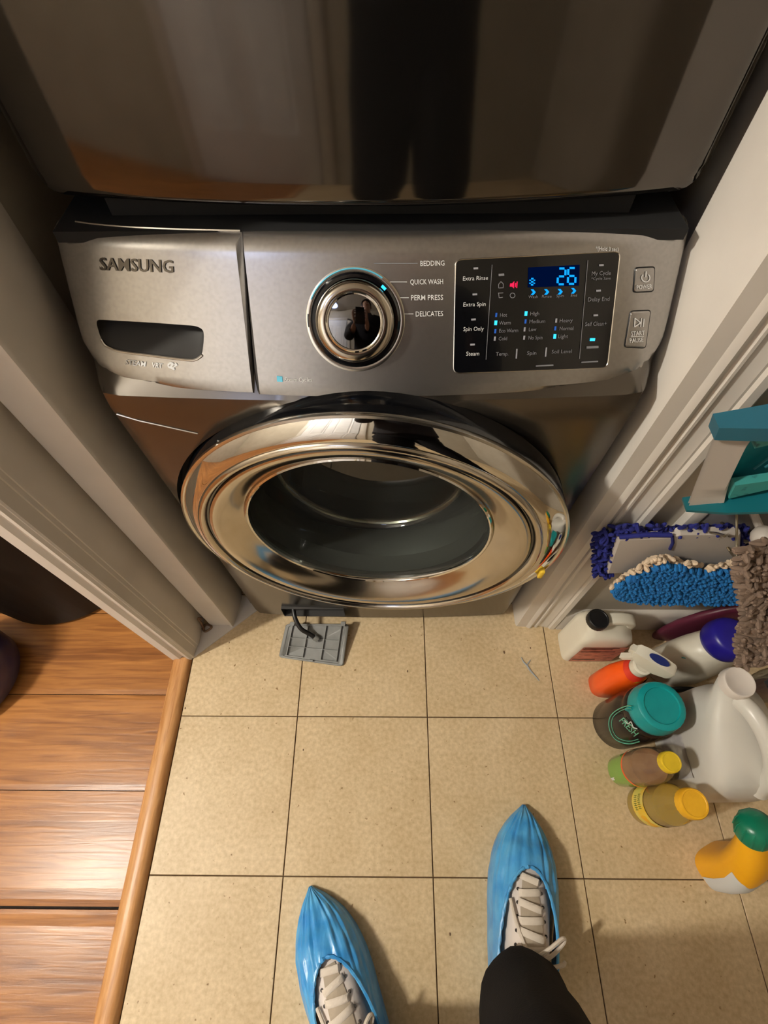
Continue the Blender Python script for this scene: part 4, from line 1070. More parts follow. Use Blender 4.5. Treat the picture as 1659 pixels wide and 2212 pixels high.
for i, p in enumerate(pts):
    a = pts[max(0, i-1)]; b = pts[min(len(pts)-1, i+1)]; tt = (b-a).normalized(); s_ = Vector((0, 1, 0)); u_ = s_.cross(tt).normalized()
    R2.append([p+s_*0.013*(abs(cos(q))**0.5*(1 if cos(q) > 0 else -1))+u_*0.010*(abs(sin(q))**0.5*(1 if sin(q) > 0 else -1)) for q in [2*pi*j/16 for j in range(16)]])
loft(bm, R2); obj('handle', bm, 'whitep', t)
bm = bmesh.new(); loft(bm, [[Vector((x, 0.1283, z)) for x in (0.348, 0.36, 0.40, 0.44, 0.450)] for z in (0.012, 0.128)], False); lb = obj('label', bm, mat('jug_label', (206, 140, 118), rough=0.5, noise=(60, (150, 96, 82), 0.5, 0.62, (1, 1, 3))), t)
for z in (0.122, 0.112, 0.095, 0.03):
    bm = bmesh.new(); box(bm, (0.352, 0.1274, z-0.0015), (0.352+0.09*(0.6+0.4*((z*1000) % 3)/3), 0.1280, z+0.0015)); obj('label_line', bm, 'blackp', lb, smooth=False)

# 2 orange spray bottle with white trigger
t = thing('spray_bottle', (0.432, 0.073, 0), 'orange spray bottle with white trigger head between the white jug and the black bottle', 'bottle')
secs = [(0.432, 0.073, 0.0, 0.038, 0.026, 3), (0.432, 0.073, 0.004, 0.0415, 0.029, 3), (0.432, 0.073, 0.05, 0.0415, 0.029, 3), (0.433, 0.073, 0.105, 0.0405, 0.028, 2.8), (0.435, 0.073, 0.135, 0.034, 0.026, 2.4), (0.437, 0.073, 0.155, 0.023, 0.021, 2.1), (0.438, 0.073, 0.168, 0.0165, 0.0165, 2), (0.438, 0.073, 0.176, 0.0165, 0.0165, 2)]
body_of(secs, 'bottle_body', 'orange', t, n=48)
bm = bmesh.new(); lathe(bm, [(0.0255, 0.150), (0.0225, 0.162), (0.0205, 0.172)], (0.4375, 0.073, 0), n=32); obj('neck_band', bm, 'redp', t)
curve_label((0.4345, 0.073), 0.030, 0.146, 0.160, radians(-95), radians(-45), 'yellowl', 'label_yellow', t, ry=0.0255)
curve_label((0.434, 0.073), 0.0385, 0.118, 0.140, radians(-80), radians(-25), 'bottleblk', 'label_dark', t, ry=0.0285)
cap_of((0.438, 0.073, 0.172), 0.0200, 0.022, 'collar', 'whitep', t, 1, 0.8)
hd = Vector((0.070, -0.046, 0)).normalized(); sd = Vector((-hd.y, hd.x, 0)); hc = Vector((0.438, 0.073, 0.21))
def hp(a, b, c): return hc+hd*a+sd*b+Vector((0, 0, c))
bm = bmesh.new(); loft(bm, [[hp(a, s*w_, z) for s, z in ((-1, z0), (1, z0), (1, z1), (-1, z1))] for a, w_, z0, z1 in ((-0.036, 0.009, 0.018, 0.032), (-0.031, 0.0115, 0.012, 0.038), (-0.015, 0.0125, -0.004, 0.040), (0.018, 0.0125, -0.006, 0.038), (0.040, 0.0115, 0.004, 0.034), (0.045, 0.009, 0.008, 0.030))]); th_ = obj('trigger_head', bm, 'whitep', t, ang=50)
bm = bmesh.new(); loft(bm, [[hp(a+da, s*0.0065, z) for s, da in ((-1, -0.004), (1, -0.004), (1, 0.004), (-1, 0.004))] for a, z in ((-0.022, 0.010), (-0.028, -0.006), (-0.036, -0.022), (-0.040, -0.030))]); obj('trigger', bm, 'whitep', t, ang=50)
bm = bmesh.new(); box(bm, (0, 0, 0), (1, 1, 1))
for v in bm.verts: v.co = hp(-0.044+0.010*v.co.x, (v.co.y-0.5)*0.014, 0.018+0.016*v.co.z)
obj('nozzle', bm, 'whitep', t, smooth=False)
bm = bmesh.new(); loft(bm, [[hp(0.008+0.020*cos(q), 0.0085*sin(q), 0.0396) for q in [2*pi*j/20 for j in range(20)]], [hp(0.008+0.020*cos(q), 0.0085*sin(q), 0.0410) for q in [2*pi*j/20 for j in range(20)]]]); obj('emblem', bm, mat('emblem_blue', (30, 44, 110), rough=0.5), t, smooth=False)

# 3 black bottle with big teal cap
BC = (0.434, -0.014)
t = thing('laundry_bottle', (BC[0], BC[1], 0), 'glossy black bottle with large teal screw cap and green-outlined label', 'bottle')
BR = 0.0535
secs = [(*BC, z, r_, r_, 2) for z, r_ in ((0, 0.046), (0.002, 0.0505), (0.008, BR), (0.11, BR), (0.125, 0.052), (0.137, 0.0475), (0.143, 0.0465), (0.150, 0.050), (0.158, 0.0515), (0.166, 0.0505), (0.175, 0.044), (0.180, 0.040))]
body_of(secs, 'bottle_body', 'bottleblk', t, n=56)
bm = bmesh.new(); n = 60; rings = []
for rr, z in ((0.0475, 0.168), (0.0490, 0.172), (0.0490, 0.184), (0.0470, 0.188), (0.0462, 0.200), (0.0445, 0.2055), (0.0400, 0.208), (0.0340, 0.208), (0.0325, 0.2055), (0.0, 0.2050)):
    rings.append([Vector((BC[0]+rr*(1+(0.012 if (i % 2 and 0.186 < z < 0.207) else 0))*cos(2*pi*i/n), BC[1]+rr*(1+(0.012 if (i % 2 and 0.186 < z < 0.207) else 0))*sin(2*pi*i/n), z)) for i in range(n)])
loft(bm, rings, True, False, False); tc_ = obj('cap', bm, 'teal', t, ang=30)
bm = bmesh.new(); loft(bm, [[Vector((BC[0]-0.036-0.013*q, BC[1]+s*0.011*(1-0.6*q), z)) for s, z in ((-1, 0.170), (1, 0.170), (1, 0.186), (-1, 0.186))] for q in (0, 0.6, 1.0, 1.4)]); obj('cap_lug', bm, 'teal', tc_, ang=50)
bc = on_cyl(BC, BR)
outl = [(1352, 1531), (1343, 1530), (1326, 1537), (1314, 1549), (1311, 1566), (1316, 1584), (1326, 1598), (1342, 1606), (1358, 1608), (1374, 1604)]
for off_, th2 in ((0, 0.0011), (6, 0.0008)):
    bm = bmesh.new(); cx0, cy0 = 1350, 1568
    pts = [bc(cx0+(x-cx0)*(1-off_/45), cy0+(y-cy0)*(1-off_/45), 0.0006) for x, y in outl]; tube(bm, spline(pts, 4), th2, 5); obj('label_outline', bm, 'greenline', t)
text_on('FRESH', (1330, 1560), (1362, 1594), 11, bc, 'lettering', 'greenline', t, up=(0.75, -0.6), bold=0.01, off=0.0008)
bm = bmesh.new(); tube(bm, spline([bc(x, y, 0.0006) for x, y in ((1341, 1560), (1348, 1567), (1353, 1563), (1358, 1574), (1366, 1578))], 4), 0.0011, 5); obj('swoosh', bm, 'prnt', t)

t.scale.z = 1.13
# 4 dish soap bottle: green soap, brown label, yellow cap
GC = (0.430, -0.110)
t = thing('soap_bottle', (*GC, 0), 'clear soap bottle with green liquid, brown label and small yellow cap', 'bottle')
body_of([(*GC, z, r_, r_*0.92, 2.2) for z, r_ in ((0, 0.030), (0.003, 0.0345), (0.02, 0.0355), (0.068, 0.0352), (0.076, 0.034))], 'soap', 'greenliq', t)
body_of([(*GC, z, r_, r_*0.92, 2.2) for z, r_ in ((0.072, 0.0352), (0.082, 0.0357), (0.10, 0.0362), (0.116, 0.0355))], 'label', 'brownlab', t, cap0=False, cap1=True)
body_of([(*GC, z, r_, r_*0.94, 2.1) for z, r_ in ((0.076, 0.0362), (0.10, 0.0375), (0.125, 0.0365), (0.150, 0.032), (0.168, 0.025), (0.180, 0.018), (0.186, 0.0165))], 'bottle_wall', 'clear', t, cap0=False, cap1=False)
bm = bmesh.new(); lathe(bm, [(0.0357, 0.070), (0.0362, 0.073), (0.0358, 0.077)], (*GC, 0), n=36); obj('label_edge', bm, 'orange', t)
cap_of((*GC, 0.184), 0.0185, 0.016, 'cap', 'yelcap', t, 1, 0.92)
bm = bmesh.new(); 
for k, a in enumerate((radians(150), radians(158))): pass
loft(bm, [[Vector((GC[0]+0.0362*cos(a), GC[1]+0.0333*sin(a), z)) for a in [radians(205+2.5*i) for i in range(5)]] for z in (0.004, 0.022)], False); obj('sticker', bm, 'prnt', t)

t.scale.z = 1.12
# 5 yellow liquid bottle with gold cap
YC = (0.459, -0.176)
t = thing('oil_bottle', (*YC, 0), 'clear bottle of yellow liquid with yellow fruit label and gold cap', 'bottle')
body_of([(*YC, z, r_, r_, 2) for z, r_ in ((0, 0.031), (0.003, 0.0362), (0.03, 0.037), (0.085, 0.0365), (0.115, 0.036))], 'liquid', 'yelliq', t)
body_of([(*YC, z, r_, r_, 2) for z, r_ in ((0.0, 0.033), (0.003, 0.0370), (0.03, 0.0378), (0.10, 0.0376), (0.125, 0.0355), (0.150, 0.0295), (0.166, 0.0245), (0.176, 0.0225))], 'bottle_wall', 'clear', t, cap0=False, cap1=False)
yl = on_cyl(YC, 0.0380)
ym = mat('fruit_label', (226, 208, 110), rough=0.5, noise=(45, (238, 196, 56), 0.45, 0.62))
curve_label(YC, 0.0380, 0.030, 0.078, radians(110), radians(330), ym, 'label', t)
for k, (a, z) in enumerate(((170, 0.062), (170, 0.046))):
    for i in range(4):
        a0 = radians(150+i*11+k*3); bm = bmesh.new()
        for da, dz0, dz1 in ((0, 0, 0.012), (0.10, 0, 0.012)):
            loft(bm, [[Vector((YC[0]+0.0392*cos(a0+da+e), YC[1]+0.0392*sin(a0+da+e), zz)) for e in (0, 0.035)] for zz in (z+dz0-0.006, z+dz1-0.006)], False)
        loft(bm, [[Vector((YC[0]+0.0392*cos(a0+e), YC[1]+0.0392*sin(a0+e), zz)) for e in (0, 0.10)] for zz in (z-0.001, z+0.001)], False)
        obj('lettering', bm, mat('label_green_print', (112, 118, 30), rough=0.6) if (k, i) == (0, 0) else bpy.data.materials['label_green_print'], t, smooth=False)
bm = bmesh.new(); bmesh.ops.create_uvsphere(bm, u_segments=16, v_segments=10, radius=1, matrix=Matrix.Translation((YC[0]+0.0362*cos(radians(232)), YC[1]+0.0362*sin(radians(232)), 0.054)) @ Matrix.Rotation(radians(232), 4, 'Z') @ Matrix.Diagonal((0.0028, 0.016, 0.018, 1))); obj('lemon_print', bm, 'yelcap2', t)
cap_of((*YC, 0.174), 0.0255, 0.020, 'cap', 'yelcap2', t, 1, 0.93)

t.scale.z = 1.08
# 6 yellow angled-neck bottle with green cap
e0, e1 = at_z(1490, 1855), at_z(1538, 1931)
ex = (e1-e0).normalized(); ey = Vector((-ex.y, ex.x, 0))      # ex along the visible base edge, ey away from the camera's nadir
if ey.x < 0: ey = -ey
t = thing('cleaner_bottle', tuple(e0.lerp(e1, 0.5)+ey*0.03), 'bright yellow bent-neck cleaner bottle with dark green cap and white label', 'bottle')
mid = e0.lerp(e1, 0.5)
lean = Vector((-0.05, 0.42, 1)).normalized()
rings = []
def ring6(c, a, b, p=3.0, n=40, up=Vector((0, 0, 1))):
    u_ = ex; v_ = up.cross(u_).normalized(); u_ = v_.cross(up).normalized()
    return [Vector(c)+u_*(a*(abs(cos(q))**(2/p))*(1 if cos(q) >= 0 else -1))+v_*(b*(abs(sin(q))**(2/p))*(1 if sin(q) >= 0 else -1)) for q in [2*pi*i/n for i in range(n)]]
cb = mid+ey*0.045
for z, a, b, dx, dy, k in ((0, 0.032, 0.041, 0, 0, 0), (0.003, 0.0365, 0.045, 0, 0, 0), (0.05, 0.037, 0.046, 0, 0.001, 0), (0.09, 0.0365, 0.046, 0.0, 0.006, 0), (0.12, 0.035, 0.044, -0.003, 0.016, 0.2), (0.150, 0.031, 0.038, -0.010, 0.031, 0.4), (0.175, 0.026, 0.030, -0.018, 0.046, 0.55), (0.195, 0.021, 0.022, -0.025, 0.060, 0.6)):
    rings.append(ring6(cb+Vector((dx, dy, z)), a, b, 3.0 if z < 0.13 else 2.2, up=Vector((0, 0, 1)).lerp(Vector((-0.2, 0.65, 0.8)), k).normalized()))
bm = bmesh.new(); loft(bm, rings); obj('bottle_body', bm, 'yelbody', t)
cupv = Vector((-0.15, 0.45, 0.85)).normalized(); c0 = cb+Vector((-0.025, 0.058, 0.190))
bm = bmesh.new(); loft(bm, [ring6(c0+cupv*h, r_, r_, 2, up=cupv) for r_, h in ((0.022, 0), (0.0295, 0.002), (0.0305, 0.010), (0.0300, 0.026), (0.0260, 0.037), (0.016, 0.043), (0.002, 0.044))]); gcap = obj('cap', bm, 'greencap', t)
for k in range(12):
    a = 2*pi*k/12; v_ = cupv.cross(ex).normalized(); u_ = v_.cross(cupv); dd = u_*cos(a)+v_*sin(a)
    bm = bmesh.new(); tube(bm, [c0+cupv*0.006+dd*0.0302, c0+cupv*0.026+dd*0.0297, c0+cupv*0.037+dd*0.0257], [0.002, 0.002, 0.0008], 6); obj('grip', bm, 'greencap', gcap)
# white label round the side that faces the room
bm = bmesh.new(); rr = []
for z, dx, dy, a, b in ((0.008, 0, 0.0, 0.0378, 0.0465), (0.05, 0, 0.001, 0.0380, 0.0470), (0.09, 0, 0.006, 0.0375, 0.0470), (0.122, -0.003, 0.0165, 0.0358, 0.0448)):
    full = ring6(cb+Vector((dx, dy, z)), a, b, 3.0, 40)
    rr.append(full)
# pick the arc on the -Y side
idx = sorted(range(40), key=lambda i: rr[0][i].y)[:15]; c_ = idx[0]
arc = [(c_+j) % 40 for j in range(-6, 11)]
loft(bm, [[r_[i] for i in arc] for r_ in rr], False); obj('label', bm, 'prnt', t)

# 7 large white jug with long handle
t = thing('detergent_jug', (0.595, -0.06, 0), 'big white detergent jug with moulded handle and white cap behind the small bottles', 'jug')
bm = bmesh.new()
J = [(0.0, 0.620, -0.065, 0.080, 0.098), (0.004, 0.620, -0.065, 0.086, 0.105), (0.10, 0.620, -0.065, 0.086, 0.106), (0.155, 0.618, -0.063, 0.083, 0.103), (0.190, 0.612, -0.055, 0.074, 0.092), (0.215, 0.602, -0.036, 0.058, 0.070), (0.236, 0.592, -0.008, 0.040, 0.042), (0.250, 0.587, 0.014, 0.028, 0.028), (0.262, 0.586, 0.020, 0.024, 0.024), (0.272, 0.586, 0.020, 0.024, 0.024) ]
J = [(z, x-0.02, y, rx, ry) for z, x, y, rx, ry in J]
loft(bm, [sup((x, y, z), rx, ry, 3.6 if z < 0.2 else 2.3, 56) for z, x, y, rx, ry in J]); obj('jug_body', bm, 'whitejug', t)
cap_of((0.566, 0.020, 0.262), 0.0285, 0.022, 'cap', mat('jug_cap', (222, 212, 204), rough=0.5), t, 1, 0.95)
bm = bmesh.new(); pts = spline([(0.572, 0.000, 0.246), (0.582, -0.030, 0.262), (0.596, -0.070, 0.258), (0.608, -0.110, 0.236), (0.614, -0.138, 0.200), (0.612, -0.150, 0.160)], 6)
tube(bm, pts, [0.020, *[0.017]*(len(pts)-2), 0.020], 16); obj('handle', bm, 'whitejug', t)
bm = bmesh.new(); loft(bm, [[Vector((0.5135, y, z)) for y in (-0.13, -0.09, -0.05)] for z in (0.03, 0.125)], False); obj('label', bm, mat('jug_paper', (176, 172, 172), rough=0.5, noise=(30, (208, 204, 200), 0.45, 0.6)), t, smooth=False)
bm = bmesh.new(); box(bm, (0.625, -0.150, 0.168), (0.650, -0.130, 0.176), 0.002); obj('mark', bm, 'vase', t)

# 8 white oval bottle with big dark blue cap
t = thing('softener_bottle', (0.620, 0.125, 0), 'white oval bottle with big dark blue dosing cap, standing by the baseboard', 'bottle')
body_of([(0.625-0.05*max(0,0.12-z), 0.124, z, rx, ry, 2.1) for z, rx, ry in ((0, 0.078, 0.046), (0.004, 0.085, 0.051), (0.06, 0.085, 0.050), (0.11, 0.080, 0.046), (0.145, 0.066, 0.041), (0.165, 0.050, 0.036), (0.178, 0.036, 0.031))], 'bottle_body', 'whitep', t, rot=radians(8))
bm = bmesh.new(); cc = Vector((0.628, 0.128, 0))
lathe(bm, [(0.041, 0.172), (0.0445, 0.176), (0.0455, 0.186), (0.0435, 0.205), (0.040, 0.217), (0.034, 0.2225), (0.020, 0.2245), (0.0, 0.2250)], cc, n=44); obj('cap', bm, 'navycap', t)
pl8 = lambda px, py, off=0.0: at_z(px, py, 0.150+off*4)
text_on('CLOROX', (1474, 1396), (1508, 1386), 7, lambda x, y, o=0: at_z(x, y, 0.152), 'lettering', mat('teal_print', (70, 140, 140), rough=0.5), t) if False else None
bm = bmesh.new(); pts = [Vector((0.556+0.0042*i, 0.105-0.0016*i+0.0, 0.135+0.002*i)) for i in range(7)]
tube(bm, pts, 0.0016, 5); obj('print_mark', bm, mat('teal_print', (70, 140, 140), rough=0.5), t)

# 9 maroon container behind it
t = thing('maroon_jug', (0.74, 0.19, 0), 'dark maroon round-shouldered plastic jug tucked behind the white oval bottle', 'jug')
secs = []
for z, xl in ((0.0, 0.575), (0.02, 0.570), (0.06, 0.572), (0.11, 0.582), (0.16, 0.610), (0.195, 0.640), (0.22, 0.675), (0.235, 0.72)):
    secs.append((0.74, 0.1945, z, 0.74-xl, 0.0150 if z < 0.18 else 0.0135-(z-0.18)*0.1, 3))
body_of(secs, 'jug_body', 'maroon', t)
cap_of((0.74, 0.193, 0.232), 0.0125, 0.02, 'cap', 'blackp', t, 1)

# 10 crumpled clear bag right of the big jug
t = thing('plastic_bag', (0.752, 0.052, 0), 'crumpled clear plastic bag of blue and pink wrappers beyond the white jug', 'bag')
def crumple(c, rx, ry, rz, name, m, seed, amp=0.16, sub=3):
    rnd = random.Random(seed); ph = [(rnd.uniform(3, 11), rnd.uniform(3, 11), rnd.uniform(3, 11), rnd.uniform(0, 6)) for _ in range(9)]
    bm = bmesh.new(); bmesh.ops.create_icosphere(bm, subdivisions=sub, radius=1)
    for v in bm.verts:
        p = v.co.copy(); f = sum(abs(sin(a*p.x+b*p.y+c_*p.z+d_)) for a, b, c_, d_ in ph)/9-0.6
        p *= 1+amp*2*f
        v.co = Vector((c[0]+p.x*rx, c[1]+p.y*ry, max(0.002, c[2]+p.z*rz)))
    return obj(name, bm, m, t, ang=25)
crumple((0.752, 0.052, 0.13), 0.052, 0.032, 0.13, 'bag_film', 'film', 3, 0.22, 4)
crumple((0.748, 0.050, 0.17), 0.034, 0.020, 0.06, 'wrapper', mat('wrapper_blue', (96, 120, 150), rough=0.4), 5)
crumple((0.752, 0.052, 0.07), 0.034, 0.020, 0.055, 'wrapper', mat('wrapper_pink', (186, 140, 128), rough=0.4), 9)
# 11 dark cable on the floor between the bottles
bm = bmesh.new(); tube(bm, spline([(0.505, 0.052, 0.008), (0.53, 0.056, 0.02), (0.57, 0.057, 0.035), (0.61, 0.058, 0.035), (0.66, 0.058, 0.02), (0.72, 0.08, 0.008)], 6), 0.0065, 8)
tag(obj('cable', bm, 'blackp', origin=(0.6, 0.07, 0)), 'black cable squeezed between the white oval bottle and the big jug', 'cable')

# 12 scrap of grey-blue film on the tiles
bm = bmesh.new()
pts = [at_z(x, y, 0.0014) for x, y in ((1126, 1420), (1131, 1430), (1138, 1437), (1145, 1448), (1154, 1458), (1165, 1471))]
tube(bm, spline(pts, 4), [0.0010+0.0012*sin(pi*i/20) for i in range(21)], 6); tube(bm, [at_z(1138, 1437, 0.0014), at_z(1144, 1428, 0.0014), at_z(1146, 1425, 0.0014)], [0.0016, 0.0013, 0.0005], 6)
tag(obj('film_scrap', bm, mat('scrap_grey', (150, 156, 160), rough=0.4), origin=tuple(pts[2])), 'thin forked scrap of grey-blue film lying on a beige tile', 'scrap')
# crumbs on the tiles
for k, (x, y, s_) in enumerate(((1089, 1409, 2.4), (1146, 1400, 1.6), (495, 1388, 1.6), (880, 1450, 1.8), (655, 1620, 1.5), (972, 2018, 1.8), (400, 1530, 1.6))):
    c = at_z(x, y, 0.0006); bm = bmesh.new(); bmesh.ops.create_icosphere(bm, subdivisions=1, radius=1)
    for v in bm.verts: v.co = Vector((c.x+v.co.x*0.0010*s_, c.y+v.co.y*0.0018*s_, max(0, c.z+v.co.z*0.0008*s_)))
    tag(obj('crumb', bm, 'rust', origin=tuple(c)), 'tiny dark crumb lying on the tiles '+('between the washer and the film scrap', 'just above the film scrap', 'at the foot of the left jamb', 'before the washer door', 'right of the tile joint before the filter flap', 'between the two shoe covers', 'beside the wooden threshold strip')[k], 'crumb', 'crumbs on the tiles')

# ================================================================== THINGS ON THE WALL
def nub(bm, c, d, r, l, n=6):
    """a short rounded worm of chenille"""
    d = d.normalized(); u = d.orthogonal().normalized(); v = d.cross(u)
    rings = [[c+d*h+(u*cos(2*pi*i/n)+v*sin(2*pi*i/n))*r*k for i in range(n)] for h, k in ((-l*0.2, 0.7), (l*0.3, 1.0), (l*0.75, 0.9), (l, 0.45))]
    loft(bm, rings)
# navy flat-mop head with white plate
PYm = 0.185
def wp(px, py, y=PYm): return at_y(px, py, y)
t = thing('flat_mop_head', tuple(wp(1450, 1195)), 'navy chenille flat-mop head with white backing plate hung on the wall', 'mop')
plate = [wp(1309, 1236), wp(1335, 1162), wp(1448, 1158), wp(1470, 1150), wp(1600, 1150), wp(1596, 1225), wp(1450, 1232)]
bm = bmesh.new(); loft(bm, [[p+Vector((0, 0.010, 0)) for p in plate], [p for p in plate], [plate[0].lerp(p, 0.97)+Vector((0.003, -0.003, 0.001)) for p in plate]]); pt = obj('backing_plate', bm, 'lightgrey', t, ang=30)
bm = bmesh.new(); a, b = wp(1452, 1158, PYm-0.004), wp(1447, 1186, PYm-0.004); tube(bm, [a, a.lerp(b, 0.5)+Vector((0.003, 0, 0)), b], 0.0025, 6); obj('strap', bm, 'navy', t)
bm = bmesh.new(); tube(bm, [wp(1338, 1160, PYm-0.002), wp(1400, 1155, PYm-0.004), wp(1450, 1156, PYm-0.004)], 0.004, 8); obj('welt', bm, 'navy', t)
rnd = random.Random(11); bm = bmesh.new()
for i in range(620):
    u = rnd.random()
    if i % 3 == 0: px, py = rnd.uniform(1288, 1322), rnd.uniform(1152, 1240)
    elif i % 3 == 1: px, py = rnd.uniform(1330, 1612), rnd.uniform(1134, 1160)
    else: px, py = rnd.uniform(1300, 1612), rnd.uniform(1140, 1245)
    y = PYm+(0.004 if i % 3 < 2 else 0.016)+rnd.uniform(0, 0.018)
    c = wp(px, py, y); nub(bm, c, Vector((rnd.uniform(-1, 0.4), rnd.uniform(-0.7, 0.2), rnd.uniform(-0.6, 0.7))), 0.0036, 0.013)
obj('chenille_pile', bm, 'navy', t, kind='stuff')
# bright blue chenille pad with cream fleece edge
PB = 0.150
t = thing('duster_pad', tuple(wp(1470, 1260, PB)), 'bright blue chenille duster pad with cream fleece top, hung below the navy mop', 'duster')
topl = [(1322, 1268), (1345, 1252), (1375, 1238), (1410, 1218), (1440, 1214), (1480, 1222), (1530, 1232), (1570, 1224), (1600, 1218)]
botl = [(1330, 1284), (1352, 1292), (1390, 1297), (1430, 1300), (1470, 1301), (1510, 1300), (1550, 1300), (1580, 1299), (1606, 1297)]
def lerpl(L_, u):
    f = u*(len(L_)-1); i = min(int(f), len(L_)-2); k = f-i
    return (L_[i][0]+(L_[i+1][0]-L_[i][0])*k, L_[i][1]+(L_[i+1][1]-L_[i][1])*k)
def pad(u, v, dy=0.0):
    a, b = lerpl(topl, u), lerpl(botl, u); return wp(a[0]+(b[0]-a[0])*v, a[1]+(b[1]-a[1])*v, PB+dy)
bm = bmesh.new(); N_ = 26
loft(bm, [[pad(i/N_, 0.03, 0.004) for i in range(N_+1)]+[pad(1-i/N_, 0.97, 0.004) for i in range(N_+1)], [pad(i/N_, 0.03, 0.022) for i in range(N_+1)]+[pad(1-i/N_, 0.97, 0.022) for i in range(N_+1)]]); obj('pad_core', bm, 'bluepad', t, smooth=False)
rnd = random.Random(21); bm = bmesh.new()
for i in range(48):
    for j in range(13):
        u, v = (i+rnd.uniform(0.1, 0.9)+0.4*(j % 2))/48.5, (j+rnd.uniform(0.1, 0.9))/13
        nub(bm, pad(min(u, 1), v, 0.002), Vector((rnd.uniform(-0.5, 0.5), -1, rnd.uniform(-0.9, 0.1))), 0.0040, 0.0105)
obj('chenille_pile', bm, 'bluepad', t, kind='stuff')
bm = bmesh.new()
for i in range(150):
    u = rnd.random(); v = rnd.uniform(-0.20, -0.02)*(1-0.3*u); nub(bm, pad(u, v, rnd.uniform(0.0, 0.02)), Vector((rnd.uniform(-1, 1), -0.6, rnd.uniform(-0.2, 1))), 0.0042, 0.009)
obj('fleece_edge', bm, 'cream', t, kind='stuff')
# brown-grey chenille mop hanging in front
t = thing('chenille_mop', tuple(at_z(1640, 1300, 0.36)), 'brown-grey shaggy chenille mop head hung in front of the blue pad', 'mop')
def bp_(u, v, off=0.0):
    """u left-right, v top-bottom"""
    z = 0.63-0.24*v
    px = 1610+(125)*u+(-6*sin(v*9) if u < 0.2 else 0); py = 1185+252*v-40*u*(1-v)
    P = at_z(px, py, z); return P+(CAM-P).normalized()*off
bm = bmesh.new(); N_ = 12
fr = [[bp_(u/6, v/N_, -0.002) for u in range(7)] for v in range(N_+1)]; bk = [[bp_(u/6, v/N_, -0.026) for u in range(6, -1, -1)] for v in range(N_+1)]
loft(bm, [a+b for a, b in zip(fr, bk)]); obj('mop_core', bm, 'brown', t, smooth=False)
rnd = random.Random(31); bm = bmesh.new()
for i in range(30):
    for j in range(15):
        v, u = (i+rnd.random())/30, (j+rnd.random())/15
        c = bp_(u, v, -0.002); nub(bm, c, (CAM-c).normalized()*1.0+Vector((rnd.uniform(-0.9, 0.5), rnd.uniform(-0.5, 0.5), rnd.uniform(-0.9, 0.1))), 0.0046, 0.017)
for i in range(70):
    v = rnd.random(); c = bp_(0.02, v, -rnd.uniform(0, 0.022)); nub(bm, c, RT*-1.0+Vector((0, rnd.uniform(-0.4, 0.4), rnd.uniform(-0.5, 0.3))), 0.0044, 0.017)
obj('chenille_pile', bm, 'brown', t, kind='stuff')
bm = bmesh.new(); c = wp(1592, 1210, 0.135); bmesh.ops.create_uvsphere(bm, u_segments=12, v_segments=8, radius=0.006, matrix=Matrix.Translation(c)); tube(bm, [c, Vector((c.x+0.02, WALL_Y-0.0, c.z+0.02))], 0.002, 6); obj('hook_pin', bm, 'wire', t)
# wall rack: grey panel with white edge and wire hooks
t = thing('wall_rack', tuple(wp(1500, 1140, 0.222)), 'grey wall rack with white edge strip and wire hooks below the dustpan', 'rack')
a, b = wp(1522, 1100, 0.222), wp(1475, 1150, 0.222); X0 = (a.x+b.x)/2; ztop, zbot = wp(1510, 1085, 0.222).z, wp(1465, 1165, 0.222).z
bm = bmesh.new(); box(bm, (X0, 0.216, zbot), (X0+0.26, WALL_Y+0.001, ztop), 0.002); rk = obj('rack_panel', bm, 'greyp', t)
bm = bmesh.new(); box(bm, (X0-0.022, 0.213, zbot-0.004), (X0+0.002, WALL_Y+0.001, ztop+0.03), 0.002); obj('edge_strip', bm, 'trim', t)
for k in range(6):
    x = X0+0.03+0.032*k; bm = bmesh.new(); tube(bm, [(x, 0.2155, zbot+0.03), (x+0.014, 0.2145, zbot+0.045), (x+0.02, 0.2155, zbot+0.06)], 0.0025, 6); obj('slot', bm, 'blackp', t)
for pts in (((1516, 1130), (1526, 1148), (1548, 1152), (1565, 1158)), ((1550, 1138), (1562, 1165), (1580, 1195), (1590, 1206)), ((1558, 1128), (1568, 1150), (1576, 1158))):
    bm = bmesh.new(); P = [wp(*q, 0.216-0.022*i) for i, q in enumerate(pts)]; tube(bm, spline(P, 4), 0.0022, 7); obj('wire_hook', bm, 'wire', t)
bm = bmesh.new(); c = wp(1650, 1160, 0.17); bmesh.ops.create_uvsphere(bm, u_segments=14, v_segments=10, radius=0.018, matrix=Matrix.Translation(c)); tube(bm, [c, Vector((c.x, 0.217, c.z))], 0.006, 8); obj('hook_knob', bm, 'lightgrey', t)
# teal dustpan
DPY = 0.165
def dp(px, py, y=DPY): return at_y(px, py, y)
t = thing('dustpan', tuple(dp(1600, 1020)), 'teal dustpan with pale grey lip hung high on the wall beside the casing', 'dustpan')
A, B = dp(1554, 912), dp(1484, 1092)
vdir = (B-A); vlen = vdir.length; vdir.normalize(); udir = Vector((0, -1, 0)).cross(vdir).normalized()
if udir.x < 0: udir = -udir
def D(u, v, h=0.0):
    """u from the lip into the pan, v along the lip (0..1), h towards the room"""
    return A+vdir*(v*vlen)+udir*u+Vector((0, -h, 0))
dl_ = 0.19
bm = bmesh.new()
rings = []
for u, h, m0, m1 in ((0.0, 0.004, 0.04, 0.97), (0.035, 0.006, 0.04, 0.97), (0.040, -0.004, 0.06, 0.95), (0.10, -0.022, 0.10, 0.91), (0.15, -0.026, 0.16, 0.86), (dl_, -0.020, 0.22, 0.80)):
    rings.append([D(u, m0+(m1-m0)*k/16, h-0.010*(1-(2*k/16-1)**2)*(u > 0.035)) for k in range(17)])
